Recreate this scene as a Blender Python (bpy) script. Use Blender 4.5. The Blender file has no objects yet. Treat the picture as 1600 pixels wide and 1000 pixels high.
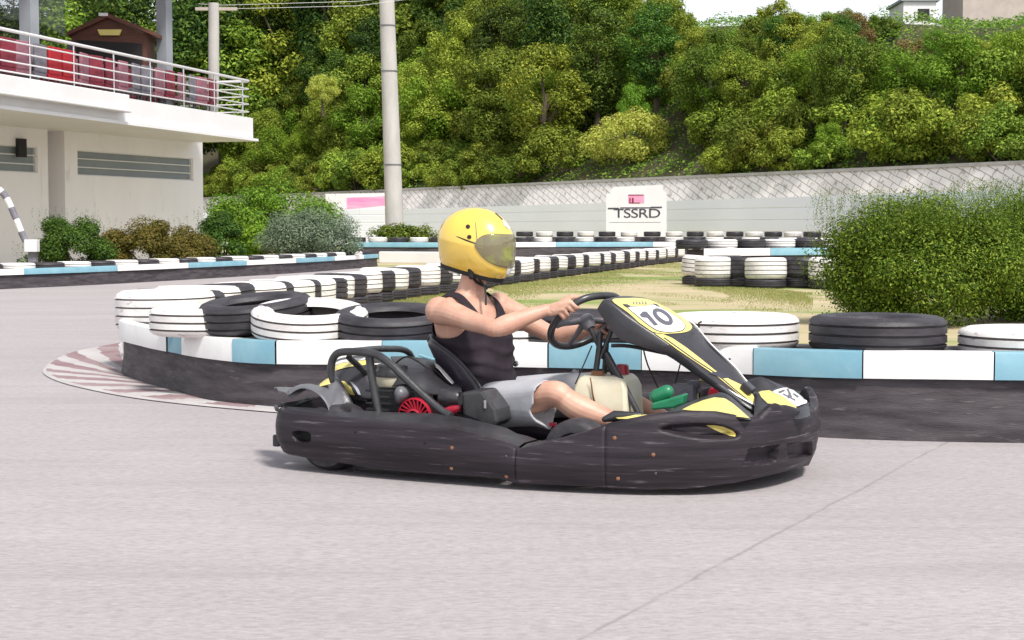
import bpy, bmesh, math, random
from math import sin, cos, pi, radians, sqrt, atan, atan2
from mathutils import Vector as V, Matrix, noise
random.seed(7)
S = bpy.context.scene
COL = S.collection
# ---------------------------------------------------------------- camera, sky, sun, exposure
F = 2400.0; CAMZ = 1.0; YH = 357.0
PITCH = atan((500-YH)/F)
cd = bpy.data.cameras.new('camera'); cam = bpy.data.objects.new('camera', cd); COL.objects.link(cam)
cd.sensor_width = 36; cd.lens = F/1600*36; cd.clip_start = .1; cd.clip_end = 2000
cam.location = (0, 0, CAMZ); cam.rotation_euler = (pi/2-PITCH, 0, 0)
S.camera = cam
SUN_EL = radians(53); SUN_AZ = radians(150)      # direction the light comes from: (sin az, cos az)
w = bpy.data.worlds.new('World'); S.world = w; w.use_nodes = True
nt = w.node_tree; nt.nodes.clear()
sky = nt.nodes.new('ShaderNodeTexSky'); sky.sky_type = 'NISHITA'; sky.sun_disc = False
sky.sun_elevation = SUN_EL; sky.sun_rotation = SUN_AZ; sky.dust_density = 1; sky.air_density = 1.0
hs = nt.nodes.new('ShaderNodeHueSaturation'); hs.inputs['Saturation'].default_value = .25
bg = nt.nodes.new('ShaderNodeBackground'); bg.inputs[1].default_value = .118
wo = nt.nodes.new('ShaderNodeOutputWorld')
nt.links.new(sky.outputs[0], hs.inputs['Color']); nt.links.new(hs.outputs[0], bg.inputs[0]); nt.links.new(bg.outputs[0], wo.inputs[0])
sl = bpy.data.lights.new('sun', 'SUN'); sl.energy = 2.4; sl.angle = radians(10); sl.color = (1, .96, .9)
so = bpy.data.objects.new('sun', sl); COL.objects.link(so)
sd = V((sin(SUN_AZ)*cos(SUN_EL), cos(SUN_AZ)*cos(SUN_EL), sin(SUN_EL)))
so.rotation_euler = sd.to_track_quat('Z', 'Y').to_euler(); so.location = (0, 0, 20)
S.view_settings.view_transform = 'Standard'; S.view_settings.look = 'None'
S.view_settings.gamma = 1; S.view_settings.exposure = 0.82
S.cycles.max_bounces = 6; S.cycles.transparent_max_bounces = 12

# ---------------------------------------------------------------- measuring helpers (photo pixel -> place)
def ray(u, v):
    a = (u-800)/F; b = (500-v)/F
    return V((a, cos(PITCH)+b*sin(PITCH), -sin(PITCH)+b*cos(PITCH)))
def G(u, v, z=0.0):
    d = ray(u, v); t = (z-CAMZ)/d.z
    return V((d.x*t, d.y*t, z))
def D(u, v, y):                                   # point of the pixel at world depth y
    d = ray(u, v); t = y/d.y
    return V((d.x*t, y, CAMZ+d.z*t))
KO = V((.198, 6.538, 0)); KA = radians(22)
HX = V((cos(KA), -sin(KA), 0)); NX = V((sin(KA), cos(KA), 0))
def K(u, v, yl):                                  # point of the pixel in the kart's lengthwise plane y=yl
    d = ray(u, v); t = (yl+KO.dot(NX))/d.dot(NX)
    P = d*t; P.z += CAMZ; q = P-KO
    return V((q.dot(HX), yl, P.z))
def proj(P):
    x, y, z = P.x, P.y, P.z-CAMZ
    dy = y*cos(PITCH)-z*sin(PITCH); up = y*sin(PITCH)+z*cos(PITCH)
    return 800+F*x/dy, 500-F*up/dy
def KW(l): return KO+HX*l[0]+NX*l[1]+V((0, 0, l[2]))
def lerp(a, b, t): return a+(b-a)*t
def interp(tab, x):
    if x <= tab[0][0]: return tab[0][1]
    for (a, b), (c, d) in zip(tab, tab[1:]):
        if x <= c: return b+(d-b)*(x-a)/(c-a)
    return tab[-1][1]
def sstep(a, b, x):
    t = max(0, min(1, (x-a)/(b-a))); return t*t*(3-2*t)
def catmull(pts, n=8, closed=False):
    out = []; m = len(pts); P = [V(p) for p in pts]
    rng = m if closed else m-1
    for i in range(rng):
        if closed: p0, p1, p2, p3 = P[i-1], P[i], P[(i+1) % m], P[(i+2) % m]
        else: p0, p1, p2, p3 = P[max(i-1, 0)], P[i], P[i+1], P[min(i+2, m-1)]
        for k in range(n):
            t = k/n
            out.append(.5*((2*p1)+(p2-p0)*t+(2*p0-5*p1+4*p2-p3)*t*t+(3*p1-p0-3*p2+p3)*t**3))
    if not closed: out.append(P[-1].copy())
    return out

# ---------------------------------------------------------------- mesh builder
class MB:
    def __init__(s): s.v = []; s.f = []; s.m = []
    def face(s, idx, m=0): s.f.append(tuple(idx)); s.m.append(m)
    def poly(s, pts, m=0):
        b = len(s.v); s.v += [tuple(p) for p in pts]; s.face(range(b, b+len(pts)), m)
    def grid(s, rows, m=0, closed=False, mf=None, keep=None):
        b = len(s.v); n = len(rows[0])
        for r in rows: s.v += [tuple(p) for p in r]
        for i in range(len(rows)-1):
            for j in range(n if closed else n-1):
                if keep and not keep(i, j): continue
                k = (j+1) % n
                s.face((b+i*n+j, b+i*n+k, b+(i+1)*n+k, b+(i+1)*n+j), mf(i, j) if mf else m)
        return b
    def box(s, c, d, m=0, rot=None):
        c = V(c); hx, hy, hz = d[0]/2, d[1]/2, d[2]/2
        P = [V((x*hx, y*hy, z*hz)) for x in (-1, 1) for y in (-1, 1) for z in (-1, 1)]
        if rot is not None: P = [rot @ p for p in P]
        b = len(s.v); s.v += [tuple(c+p) for p in P]
        for q in ((0, 1, 3, 2), (4, 6, 7, 5), (0, 4, 5, 1), (2, 3, 7, 6), (0, 2, 6, 4), (1, 5, 7, 3)): s.face([b+i for i in q], m)
    def prism(s, pts, off, m=0):                    # polygon extruded along off
        off = V(off); n = len(pts); b = len(s.v)
        s.v += [tuple(p) for p in pts]+[tuple(V(p)+off) for p in pts]
        s.face(range(b+n-1, b-1, -1), m); s.face(range(b+n, b+2*n), m)
        for i in range(n): j = (i+1) % n; s.face((b+i, b+j, b+n+j, b+n+i), m)
    def tube(s, pts, r, n=12, m=0, cap=True, closed=False, flat=1.0, up=None, ball=False):
        pts = [V(p) for p in pts]; k = len(pts)
        R = r if isinstance(r, (list, tuple)) else [r]*k
        if ball and not closed:                      # rounded ends
            d0 = (pts[0]-pts[1]).normalized(); d1 = (pts[-1]-pts[-2]).normalized()
            a = [(pts[0]+d0*R[0]*q, R[0]*sqrt(max(0.0, 1-q*q))) for q in (.97, .8, .5)]
            c = [(pts[-1]+d1*R[-1]*q, R[-1]*sqrt(max(0.0, 1-q*q))) for q in (.5, .8, .97)]
            pts = [x[0] for x in a]+pts+[x[0] for x in c]; R = [x[1] for x in a]+list(R)+[x[1] for x in c]; k = len(pts)
        prev = V(up) if up else None; rings = []
        for i in range(k):
            if closed: t = pts[(i+1) % k]-pts[i-1]
            else: t = pts[min(i+1, k-1)]-pts[max(i-1, 0)]
            t.normalize()
            if prev is None: prev = V((0, 0, 1)) if abs(t.z) < .9 else V((1, 0, 0))
            a = (prev-t*prev.dot(t))
            if a.length < 1e-6: a = t.orthogonal()
            a.normalize(); prev = a; bb = t.cross(a)
            rings.append([pts[i]+(a*cos(2*pi*j/n)*flat+bb*sin(2*pi*j/n))*R[i] for j in range(n)])
        if closed: rings.append(rings[0])
        b = s.grid(rings, m, True)
        if cap and not closed:
            s.face(range(b+n-1, b-1, -1), m); e = b+(len(rings)-1)*n; s.face(range(e, e+n), m)
    def lathe(s, prof, n=40, m=0, c=(0, 0, 0), axis='z', mf=None, closed=False, sc=1.0):
        rows = []
        pr = prof+[prof[0]] if closed else prof
        for (r, z) in pr:
            row = []
            for j in range(n):
                a = 2*pi*j/n; p = (r*cos(a)*sc, r*sin(a)*sc, z*sc)
                if axis == 'y': p = (p[0], p[2], p[1])
                if axis == 'x': p = (p[2], p[0], p[1])
                row.append(V(p)+V(c))
            rows.append(row)
        s.grid(rows, m, True, mf)
    def ell(s, c, r, m=0, n=20, rot=None):
        rows = []
        for i in range(n//2+1):
            ph = -pi/2+pi*i/(n//2); ph = max(-1.55, min(1.55, ph)); row = []
            for j in range(n):
                a = 2*pi*j/n; p = V((cos(ph)*cos(a)*r[0], cos(ph)*sin(a)*r[1], sin(ph)*r[2]))
                row.append((rot @ p if rot is not None else p)+V(c))
            rows.append(row)
        b = s.grid(rows, m, True); s.face(range(b+n-1, b-1, -1), m); e = b+(len(rows)-1)*n; s.face(range(e, e+n), m)
    def build(s, name, mats, parent=None, smooth=True, angle=None, bevel=0, subs=0, fix=True, solid=0):
        me = bpy.data.meshes.new(name); me.from_pydata([tuple(x) for x in s.v], [], s.f)
        if not isinstance(mats, (list, tuple)): mats = [mats]
        for x in mats: me.materials.append(x)
        me.polygons.foreach_set('material_index', s.m)
        if fix:
            bm = bmesh.new(); bm.from_mesh(me); bmesh.ops.remove_doubles(bm, verts=bm.verts, dist=1e-5)
            bmesh.ops.recalc_face_normals(bm, faces=bm.faces); bm.to_mesh(me); bm.free()
        me.polygons.foreach_set('use_smooth', [smooth]*len(me.polygons))
        if smooth: me.set_sharp_from_angle(angle=radians(angle or 38))
        me.update()
        o = bpy.data.objects.new(name, me); COL.objects.link(o)
        if parent: o.parent = parent
        if solid: q = o.modifiers.new('thick', 'SOLIDIFY'); q.thickness = solid; q.offset = -1
        if bevel:
            q = o.modifiers.new('bevel', 'BEVEL'); q.width = bevel; q.segments = 2; q.limit_method = 'ANGLE'; q.angle_limit = radians(35)
        if subs: q = o.modifiers.new('sub', 'SUBSURF'); q.levels = subs; q.render_levels = subs
        return o
def tag(o, label=None, cat=None, group=None, kind=None):
    if label: o['label'] = label
    if cat: o['category'] = cat
    if group: o['group'] = group
    if kind: o['kind'] = kind
    return o
def empty(name, loc=(0, 0, 0), rz=0):
    o = bpy.data.objects.new(name, None); COL.objects.link(o); o.location = loc; o.rotation_euler = (0, 0, rz); o.empty_display_size = .1
    return o
def bake_remesh(o, vox, it=3, fac=.5):
    r = o.modifiers.new('r', 'REMESH'); r.mode = 'VOXEL'; r.voxel_size = vox; r.use_smooth_shade = True
    sm = o.modifiers.new('s', 'SMOOTH'); sm.iterations = it; sm.factor = fac
    dg = bpy.context.evaluated_depsgraph_get(); dg.update()
    me = bpy.data.meshes.new_from_object(o.evaluated_get(dg)); o.modifiers.clear(); old = o.data
    me.name = old.name+'_skin'; o.data = me
    me.materials.clear()
    for m in old.materials: me.materials.append(m)
    me.polygons.foreach_set('material_index', [0]*len(me.polygons))
    me.polygons.foreach_set('use_smooth', [True]*len(me.polygons))
    return o

# ---------------------------------------------------------------- materials
def mat(name, col, rough=.6, metal=0, spec=.5, col2=None, scale=8, stretch=(1, 1, 1), detail=5, lo=.35, hi=.65, bump=0, bscale=None,
        coat=0, col3=None, s3=40, lo3=.6, hi3=.7, rvar=0, sub=0, trans=0, alpha=1, bstretch=None, coords='Object'):
    m = bpy.data.materials.new(name); m.use_nodes = True; t = m.node_tree; N = t.nodes; L = t.links
    P = N['Principled BSDF']; P.inputs['Base Color'].default_value = (*col, 1); P.inputs['Roughness'].default_value = rough
    P.inputs['Metallic'].default_value = metal; P.inputs['Specular IOR Level'].default_value = spec
    P.inputs['Coat Weight'].default_value = coat; P.inputs['Coat Roughness'].default_value = .06
    P.inputs['Subsurface Weight'].default_value = sub; P.inputs['Alpha'].default_value = alpha
    if sub: P.inputs['Subsurface Radius'].default_value = (.02, .008, .004)
    tc = N.new('ShaderNodeTexCoord')
    def nz(sc, st, det=detail):
        mp = N.new('ShaderNodeMapping'); mp.inputs['Scale'].default_value = st; L.new(tc.outputs[coords], mp.inputs[0])
        n = N.new('ShaderNodeTexNoise'); n.inputs['Scale'].default_value = sc; n.inputs['Detail'].default_value = det; n.inputs['Roughness'].default_value = .62
        L.new(mp.outputs[0], n.inputs['Vector']); return n
    src = None
    if col2:
        n = nz(scale, stretch); r = N.new('ShaderNodeMapRange'); r.inputs[1].default_value = lo; r.inputs[2].default_value = hi
        L.new(n.outputs[0], r.inputs[0]); mx = N.new('ShaderNodeMix'); mx.data_type = 'RGBA'
        mx.inputs[6].default_value = (*col, 1); mx.inputs[7].default_value = (*col2, 1); L.new(r.outputs[0], mx.inputs[0]); src = mx.outputs[2]
    if col3:
        n = nz(s3, stretch, 8); r = N.new('ShaderNodeMapRange'); r.inputs[1].default_value = lo3; r.inputs[2].default_value = hi3
        L.new(n.outputs[0], r.inputs[0]); mx = N.new('ShaderNodeMix'); mx.data_type = 'RGBA'
        if src: L.new(src, mx.inputs[6])
        else: mx.inputs[6].default_value = (*col, 1)
        mx.inputs[7].default_value = (*col3, 1); L.new(r.outputs[0], mx.inputs[0]); src = mx.outputs[2]
    if src: L.new(src, P.inputs['Base Color'])
    if rvar:
        n = nz(scale*2.3, stretch); r = N.new('ShaderNodeMapRange'); r.inputs[1].default_value = .3; r.inputs[2].default_value = .7
        r.inputs[3].default_value = rough-rvar; r.inputs[4].default_value = rough+rvar; L.new(n.outputs[0], r.inputs[0]); L.new(r.outputs[0], P.inputs['Roughness'])
    if bump:
        n = nz(bscale or scale*6, bstretch or stretch, 8); b = N.new('ShaderNodeBump'); b.inputs['Strength'].default_value = bump; b.inputs['Distance'].default_value = .01
        L.new(n.outputs[0], b.inputs['Height']); L.new(b.outputs[0], P.inputs['Normal'])
    return m
M = {}
M['belt'] = mat('belt_rubber', (.036, .029, .034), .6, spec=.3, col2=(.085, .073, .080), scale=3, stretch=(1, 1, 7), bump=.35, bscale=30, col3=(.17, .15, .155), s3=7, lo3=.6, hi3=.75, rvar=.1)
M['tyre'] = mat('tyre_black', (.022, .019, .024), .5, col2=(.05, .044, .052), scale=5, bump=.25, bscale=60, rvar=.1, coords='Generated')
M['tyre_white'] = mat('tyre_white', (.80, .77, .75), .5, col2=(.66, .62, .58), scale=5, lo=.45, hi=.75, bump=.2, bscale=50, col3=(.25, .21, .19), s3=8, lo3=.585, hi3=.72, coords='Generated')
M['groove'] = mat('groove', (.20, .175, .17), .8)
M['board_white'] = mat('board_white', (.80, .79, .78), .45, col2=(.68, .66, .65), scale=4, lo=.5, hi=.8, bump=.1, bscale=12, col3=(.35, .3, .28), s3=14, lo3=.68, hi3=.76)
M['board_blue'] = mat('board_blue', (.17, .35, .44), .55, col2=(.24, .42, .49), scale=4, bump=.1, bscale=12, col3=(.4, .45, .45), s3=14, lo3=.68, hi3=.76)
M['plastic'] = mat('kart_plastic', (.013, .010, .0135), .44, spec=.3, col2=(.036, .028, .036), scale=3, stretch=(.7, .7, 13), bump=.22, bscale=26, col3=(.20, .17, .20), s3=6, lo3=.60, hi3=.74, rvar=.1)
M['plastic2'] = mat('dark_plastic', (.024, .023, .027), .34, col2=(.042, .040, .046), scale=6, bump=.08, bscale=40, rvar=.08)
M['grey'] = mat('grey_plastic', (.11, .11, .125), .4, col2=(.16, .16, .175), scale=6, bump=.1, bscale=40, rvar=.08)
M['dark'] = mat('black_recess', (.006, .006, .007), .8)
M['steel'] = mat('black_tube', (.03, .03, .034), .32, col2=(.05, .05, .055), scale=12, rvar=.08, bump=.05)
M['chrome'] = mat('chrome', (.6, .6, .62), .25, metal=1)
M['yellow'] = mat('yellow_sticker', (.78, .66, .20), .35, col2=(.70, .58, .20), scale=6, lo=.4, hi=.8, col3=(.3, .26, .15), s3=11, lo3=.66, hi3=.74)
M['white'] = mat('white_sticker', (.8, .79, .78), .35, col2=(.7, .69, .68), scale=9)
M['ink'] = mat('dark_ink', (.045, .045, .06), .4)
M['ink2'] = mat('digit_ink', (.10, .10, .125), .4)
M['red'] = mat('red_paint', (.42, .015, .035), .35, col2=(.3, .01, .03), scale=10)
M['tank'] = mat('tank_plastic', (.72, .68, .54), .4, col2=(.62, .56, .40), scale=5, sub=.2, bump=.05)
M['rust'] = mat('rust', (.20, .10, .06), .8, col2=(.25, .1, .04), scale=50)
M['green'] = mat('green_plastic', (.02, .19, .09), .35, col2=(.03, .25, .12), scale=8)
M['cloth'] = mat('tank_cloth', (.024, .018, .024), .9, spec=.2, col2=(.036, .028, .036), scale=10, bump=.3, bscale=300)
M['short'] = mat('short_cloth', (.40, .40, .43), .85, col2=(.46, .46, .49), scale=7, bump=.3, bscale=300)
M['skin'] = mat('skin', (.62, .375, .275), .5, col2=(.50, .255, .185), scale=11, lo=.35, hi=.7, sub=.12, bump=.06, bscale=120)
M['helmet'] = mat('helmet_yellow', (.86, .60, .10), .25, coat=1, col2=(.84, .58, .10), scale=4)
M['visor'] = mat('visor', (.26, .23, .13), .05, alpha=.60, coat=1, col2=(.36, .38, .08), scale=7, lo=.56, hi=.68)
M['strap'] = mat('black_strap', (.012, .012, .013), .7)
M['kerb_w'] = mat('kerb_white', (.52, .50, .49), .7, col2=(.42, .38, .38), scale=2, stretch=(1, 1, 1), lo=.4, hi=.7, bump=.2)
M['kerb_r'] = mat('kerb_red', (.26, .16, .17), .7, col2=(.36, .28, .28), scale=2, lo=.4, hi=.7, bump=.2)
M['wall'] = mat('wall_paint', (.88, .85, .86), .7, col2=(.83, .80, .81), scale=.8, stretch=(1.5, 1.5, .4), col3=(.72, .67, .66), s3=2.5, bump=.1, bscale=30)
M['wallw'] = mat('white_trim', (.76, .75, .75), .5, col2=(.7, .69, .69), scale=1)
M['rail'] = mat('rail_white', (.8, .79, .8), .3)
M['louvre'] = mat('window_slats', (.27, .30, .31), .4, col2=(.24, .27, .28), scale=2)
M['brown'] = mat('brown_wood', (.09, .03, .018), .6, col2=(.14, .05, .03), scale=4, stretch=(1, 1, 8))
M['concrete'] = mat('concrete', (.50, .48, .46), .75, col2=(.40, .38, .36), scale=2, stretch=(1, 1, .3), bump=.2, bscale=20)
M['column'] = mat('grey_column', (.24, .26, .29), .5, col2=(.3, .32, .35), scale=1)
M['maroon'] = mat('maroon', (.16, .012, .03), .6, col2=(.24, .03, .05), scale=6)
M['scarlet'] = mat('scarlet', (.45, .01, .02), .6, col2=(.3, .01, .02), scale=6)
M['pinkish'] = mat('dusty_pink', (.33, .13, .16), .6, col2=(.22, .09, .13), scale=6)
M['greyfab'] = mat('slate_fabric', (.13, .12, .15), .6, col2=(.2, .19, .22), scale=6)
M['pink'] = mat('pink_print', (.75, .22, .42), .5, col2=(.78, .4, .52), scale=1.5, stretch=(.3, 1, 3))
M['orange'] = mat('orange_print', (.7, .25, .03), .5)
M['bark'] = mat('bark', (.07, .05, .035), .9, col2=(.12, .09, .065), scale=6, stretch=(1, 1, .2), bump=.4)
M['roof_b'] = mat('beige_roof', (.5, .43, .38), .7, col2=(.42, .36, .32), scale=2)
M['glass'] = mat('tinted_glass', (.04, .06, .06), .03, alpha=.3, spec=.8)
M['interior'] = mat('dark_interior', (.02, .018, .02), .8)
M['seat'] = mat('seat_shell', (.022, .018, .026), .28, col2=(.04, .03, .045), scale=4, rvar=.08)

def leafmat(name, a, b, c, hv=.022, vv=.42):
    m = bpy.data.materials.new(name); m.use_nodes = True; t = m.node_tree; N = t.nodes; L = t.links
    P = N['Principled BSDF']; P.inputs['Roughness'].default_value = .55; P.inputs['Specular IOR Level'].default_value = .18
    g = N.new('ShaderNodeNewGeometry'); oi = N.new('ShaderNodeObjectInfo'); r = N.new('ShaderNodeValToRGB')
    r.color_ramp.elements[0].color = (*a, 1); r.color_ramp.elements[1].color = (*c, 1); e = r.color_ramp.elements.new(.5); e.color = (*b, 1)
    L.new(g.outputs['Random Per Island'], r.inputs[0])
    h = N.new('ShaderNodeHueSaturation'); L.new(r.outputs[0], h.inputs['Color'])
    mr = N.new('ShaderNodeMapRange'); mr.inputs[3].default_value = .5-hv; mr.inputs[4].default_value = .5+hv; L.new(oi.outputs['Random'], mr.inputs[0]); L.new(mr.outputs[0], h.inputs['Hue'])
    mu = N.new('ShaderNodeMath'); mu.operation = 'MULTIPLY'; mu.inputs[1].default_value = 7.31; L.new(oi.outputs['Random'], mu.inputs[0])
    fr = N.new('ShaderNodeMath'); fr.operation = 'FRACT'; L.new(mu.outputs[0], fr.inputs[0])
    m2 = N.new('ShaderNodeMapRange'); m2.inputs[3].default_value = 1-vv; m2.inputs[4].default_value = 1+vv; L.new(fr.outputs[0], m2.inputs[0]); L.new(m2.outputs[0], h.inputs['Value'])
    L.new(h.outputs[0], P.inputs['Base Color'])
    tr = N.new('ShaderNodeBsdfTranslucent'); L.new(h.outputs[0], tr.inputs[0]); mx = N.new('ShaderNodeMixShader'); mx.inputs[0].default_value = .3
    L.new(P.outputs[0], mx.inputs[1]); L.new(tr.outputs[0], mx.inputs[2]); L.new(mx.outputs[0], N['Material Output'].inputs[0])
    return m
LF = {'mid': leafmat('leaf_mid', (.08, .13, .012), (.18, .255, .028), (.38, .44, .06)),
      'dark': leafmat('leaf_dark', (.018, .05, .010), (.06, .12, .018), (.18, .26, .035)),
      'yellow': leafmat('leaf_yellow', (.24, .29, .03), (.46, .50, .08), (.66, .66, .18), .004, .08),
      'brown': leafmat('leaf_brown', (.09, .07, .025), (.19, .14, .05), (.3, .2, .08), .02, .2),
      'sage': leafmat('leaf_sage', (.12, .17, .10), (.20, .26, .17), (.3, .36, .24), .01, .1),
      'bright': leafmat('leaf_bright', (.08, .17, .012), (.16, .28, .02), (.30, .42, .05), .02, .2),
      'bush': leafmat('leaf_bush', (.03, .085, .008), (.105, .20, .016), (.29, .41, .05), .02, .1),
      'deep_green': leafmat('leaf_deep_green', (.02, .055, .010), (.055, .12, .02), (.15, .24, .03), .01, .1),  # naturally dark green foliage of two shrubs by the building
      'turf': leafmat('leaf_turf', (.20, .24, .06), (.30, .34, .10), (.50, .44, .22), .01, .05),
      'olive': leafmat('leaf_olive', (.06, .065, .012), (.13, .12, .02), (.22, .17, .04), .02, .15)}

# ---------------------------------------------------------------- ground: one sheet to the horizon
def ground_mat():
    m = bpy.data.materials.new('asphalt'); m.use_nodes = True; t = m.node_tree; N = t.nodes; L = t.links
    P = N['Principled BSDF']; P.inputs['Roughness'].default_value = .75; P.inputs['Specular IOR Level'].default_value = .3
    tc = N.new('ShaderNodeTexCoord')
    def nz(sc, st=(1, 1, 1), det=6):
        mp = N.new('ShaderNodeMapping'); mp.inputs['Scale'].default_value = st; L.new(tc.outputs['Object'], mp.inputs[0])
        n = N.new('ShaderNodeTexNoise'); n.inputs['Scale'].default_value = sc; n.inputs['Detail'].default_value = det; n.inputs['Roughness'].default_value = .65; L.new(mp.outputs[0], n.inputs[0]); return n.outputs[0]
    def mix(f, a, b):
        mx = N.new('ShaderNodeMix'); mx.data_type = 'RGBA'; L.new(f, mx.inputs[0])
        for i, c in ((6, a), (7, b)):
            if isinstance(c, tuple): mx.inputs[i].default_value = (*c, 1)
            else: L.new(c, mx.inputs[i])
        return mx.outputs[2]
    def mr(x, a, b, c=0, d=1):
        r = N.new('ShaderNodeMapRange'); r.inputs[1].default_value = a; r.inputs[2].default_value = b; r.inputs[3].default_value = c; r.inputs[4].default_value = d; L.new(x, r.inputs[0]); return r.outputs[0]
    c = mix(mr(nz(.5, (.5, 1.4, 1)), .35, .65), (.40, .362, .368), (.47, .425, .43))
    c = mix(mr(nz(9, (.25, 1, 1)), .3, .7, 0, .5), c, (.34, .31, .318))
    c = mix(mr(nz(55, (.4, 1, 1), 4), .42, .72, 0, .55), c, (.21, .195, .20))
    c = mix(mr(nz(70, (.45, 1, 1), 3), .55, .75, 0, .7), c, (.52, .50, .50))
    c = mix(mr(nz(1.7, (.6, 1, 1), 8), .62, .72, 0, .35), c, (.27, .25, .245))
    c = mix(mr(nz(1.1, (.12, 1.6, 1), 7), .52, .72, 0, .38), c, (.29, .26, .265))
    c = mix(mr(nz(3.2, (.07, 1.5, 1), 5), .56, .70, 0, .28), c, (.24, .22, .225))
    # a thin sealed joint running across the track
    a = G(1440, 712); b = G(905, 1000); d = (b-a).normalized(); nn = V((-d.y, d.x, 0))
    sx = N.new('ShaderNodeVectorMath'); sx.operation = 'DOT_PRODUCT'; sx.inputs[1].default_value = nn; L.new(tc.outputs['Object'], sx.inputs[0])
    ad = N.new('ShaderNodeMath'); ad.operation = 'SUBTRACT'; ad.inputs[1].default_value = a.dot(nn); L.new(sx.outputs['Value'], ad.inputs[0])
    w1 = N.new('ShaderNodeMath'); w1.operation = 'MULTIPLY_ADD'; w1.inputs[1].default_value = .05; L.new(nz(2.5), w1.inputs[0]); L.new(ad.outputs[0], w1.inputs[2])
    w2 = N.new('ShaderNodeMath'); w2.operation = 'SUBTRACT'; w2.inputs[1].default_value = .025; L.new(w1.outputs[0], w2.inputs[0])
    ab = N.new('ShaderNodeMath'); ab.operation = 'ABSOLUTE'; L.new(w2.outputs[0], ab.inputs[0])
    line = mr(ab.outputs[0], .002, .011, .38, 0)
    brk = mr(nz(3), .35, .55, .3, 1); mm = N.new('ShaderNodeMath'); mm.operation = 'MULTIPLY'; L.new(line, mm.inputs[0]); L.new(brk, mm.inputs[1])
    c = mix(mm.outputs[0], c, (.13, .12, .125))
    L.new(c, P.inputs['Base Color'])
    bp = N.new('ShaderNodeBump'); bp.inputs['Strength'].default_value = .5; bp.inputs['Distance'].default_value = .006; L.new(nz(110, (.6, 1, 1), 4), bp.inputs['Height']); L.new(bp.outputs[0], P.inputs['Normal'])
    return m
g = MB(); g.grid([[V((x, y, 0)) for x in (-600, -60, 60, 600)] for y in (-40, 60, 200, 900)])
tag(g.build('ground', ground_mat(), smooth=False), kind='structure')
# infield turf: worn grass, one sheet above the ground
def turf_mat():
    m = mat('turf', (.52, .42, .27), .9, col2=(.42, .36, .20), scale=1.2, stretch=(.5, 1, 1), col3=(.20, .27, .06), s3=.45, lo3=.50, hi3=.60, bump=.6, bscale=40)
    return m
inf = [V((6, 47, 0)), G(1000, 412), G(860, 433), G(700, 450), G(560, 472), G(470, 492), V((-2.2, 13, 0)), V((-2.1, 11, 0)), V((-1.6, 9.9, 0)), V((-.6, 9.1, 0)), V((.9, 8.3, 0)), V((4, 7.9, 0)), V((9, 8, 0)), V((16, 22, 0)), V((20, 34, 0)), V((16, 41, 0)), V((8, 46, 0))]
g = MB(); g.poly([p+V((0, 0, .004)) for p in inf]); tag(g.build('grass', turf_mat(), smooth=False), kind='structure')
g = MB(); g.poly([V((-30, 24.4, .003)), G(0, 449, .003), G(300, 436, .003), G(560, 419, .003), V((2, 50.6, .003)), V((20, 50.6, .003)), V((20, 90, .003)), V((-30, 120, .003))])
tag(g.build('verge', turf_mat(), smooth=False), kind='structure')

# leafy turf tufts in the infield (uncountable)
def blades(name, pts, h, m, kind='stuff', wd=.006):
    b = MB(); R = random.Random(3)
    for p in pts:
        a = R.uniform(0, 2*pi); hh = h*R.uniform(.5, 1.3); dx = V((cos(a), sin(a), 0))*wd
        q = p+V((R.uniform(-.5, .5)*hh, R.uniform(-.5, .5)*hh, hh)); b.poly([p-dx, p+dx, q])
    o = b.build(name, m, smooth=False, fix=False); return tag(o, kind=kind)
R0 = random.Random(5); tp = []
def row_y(u): return interp([(400, 492), (560, 478), (700, 458), (860, 437), (1060, 410), (1100, 440), (1260, 458)], u)
for i in range(80000):
    u = R0.uniform(380, 1270); v = row_y(u)+abs(R0.gauss(0, 11)); p = G(u, v)
    if noise.noise(V((p.x*.9, p.y*.25, 3))) > -.15: tp.append(p+V((0, 0, .003)))
for i in range(30000):
    u = R0.uniform(540, 1300); v = R0.uniform(425, 500); p = G(u, v)
    if noise.noise(V((p.x*1.3, p.y*.5, 8))) > .22: tp.append(p+V((0, 0, .003)))
tag(blades('grass_tufts', tp, .024, LF['turf'], wd=.0045), 'short green grass fringing the worn infield', 'grass')

# ---------------------------------------------------------------- tyres
def tyre_mesh(name, r, wd, mats, scg=3):
    b = MB(); h = wd/2; ri = r*.60
    prof = [(ri, -h*.55), (ri+.01, -h*.78), (r*.70, -h*.93), (r*.74, -h*.97), (r*.755, -h*.95), (r*.80, -h), (r*.875, -h*1.0), (r*.885, -h*.965), (r*.945, -h*.90), (r*.988, -h*.72)]; mi = [0]*6
    zs = [-.5, -.17, .17, .5] if scg == 4 else [-.42, 0, .42]
    gi = []
    for z in zs:
        prof += [(r, h*z*1.25-.006), (r-.012, h*z*1.25-.003), (r-.012, h*z*1.25+.003), (r, h*z*1.25+.006)]
        gi += [len(prof)-4, len(prof)-3, len(prof)-2]
    prof += [(r*.988, h*.72), (r*.945, h*.90), (r*.885, h*.965), (r*.875, h*1.0), (r*.80, h), (r*.755, h*.95), (r*.74, h*.97), (r*.70, h*.93), (ri+.01, h*.78), (ri, h*.55), (ri+.015, h*.45), (r*.9, h*.3), (r*.9, -h*.3), (ri+.015, -h*.45)]
    n = len(prof)
    b.lathe(prof, 48, closed=True, mf=lambda i, j: 1 if (i in gi or i >= n-5) else 0)
    me_o = b.build(name, mats, angle=50)
    return me_o
TYRES = {}
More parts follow.
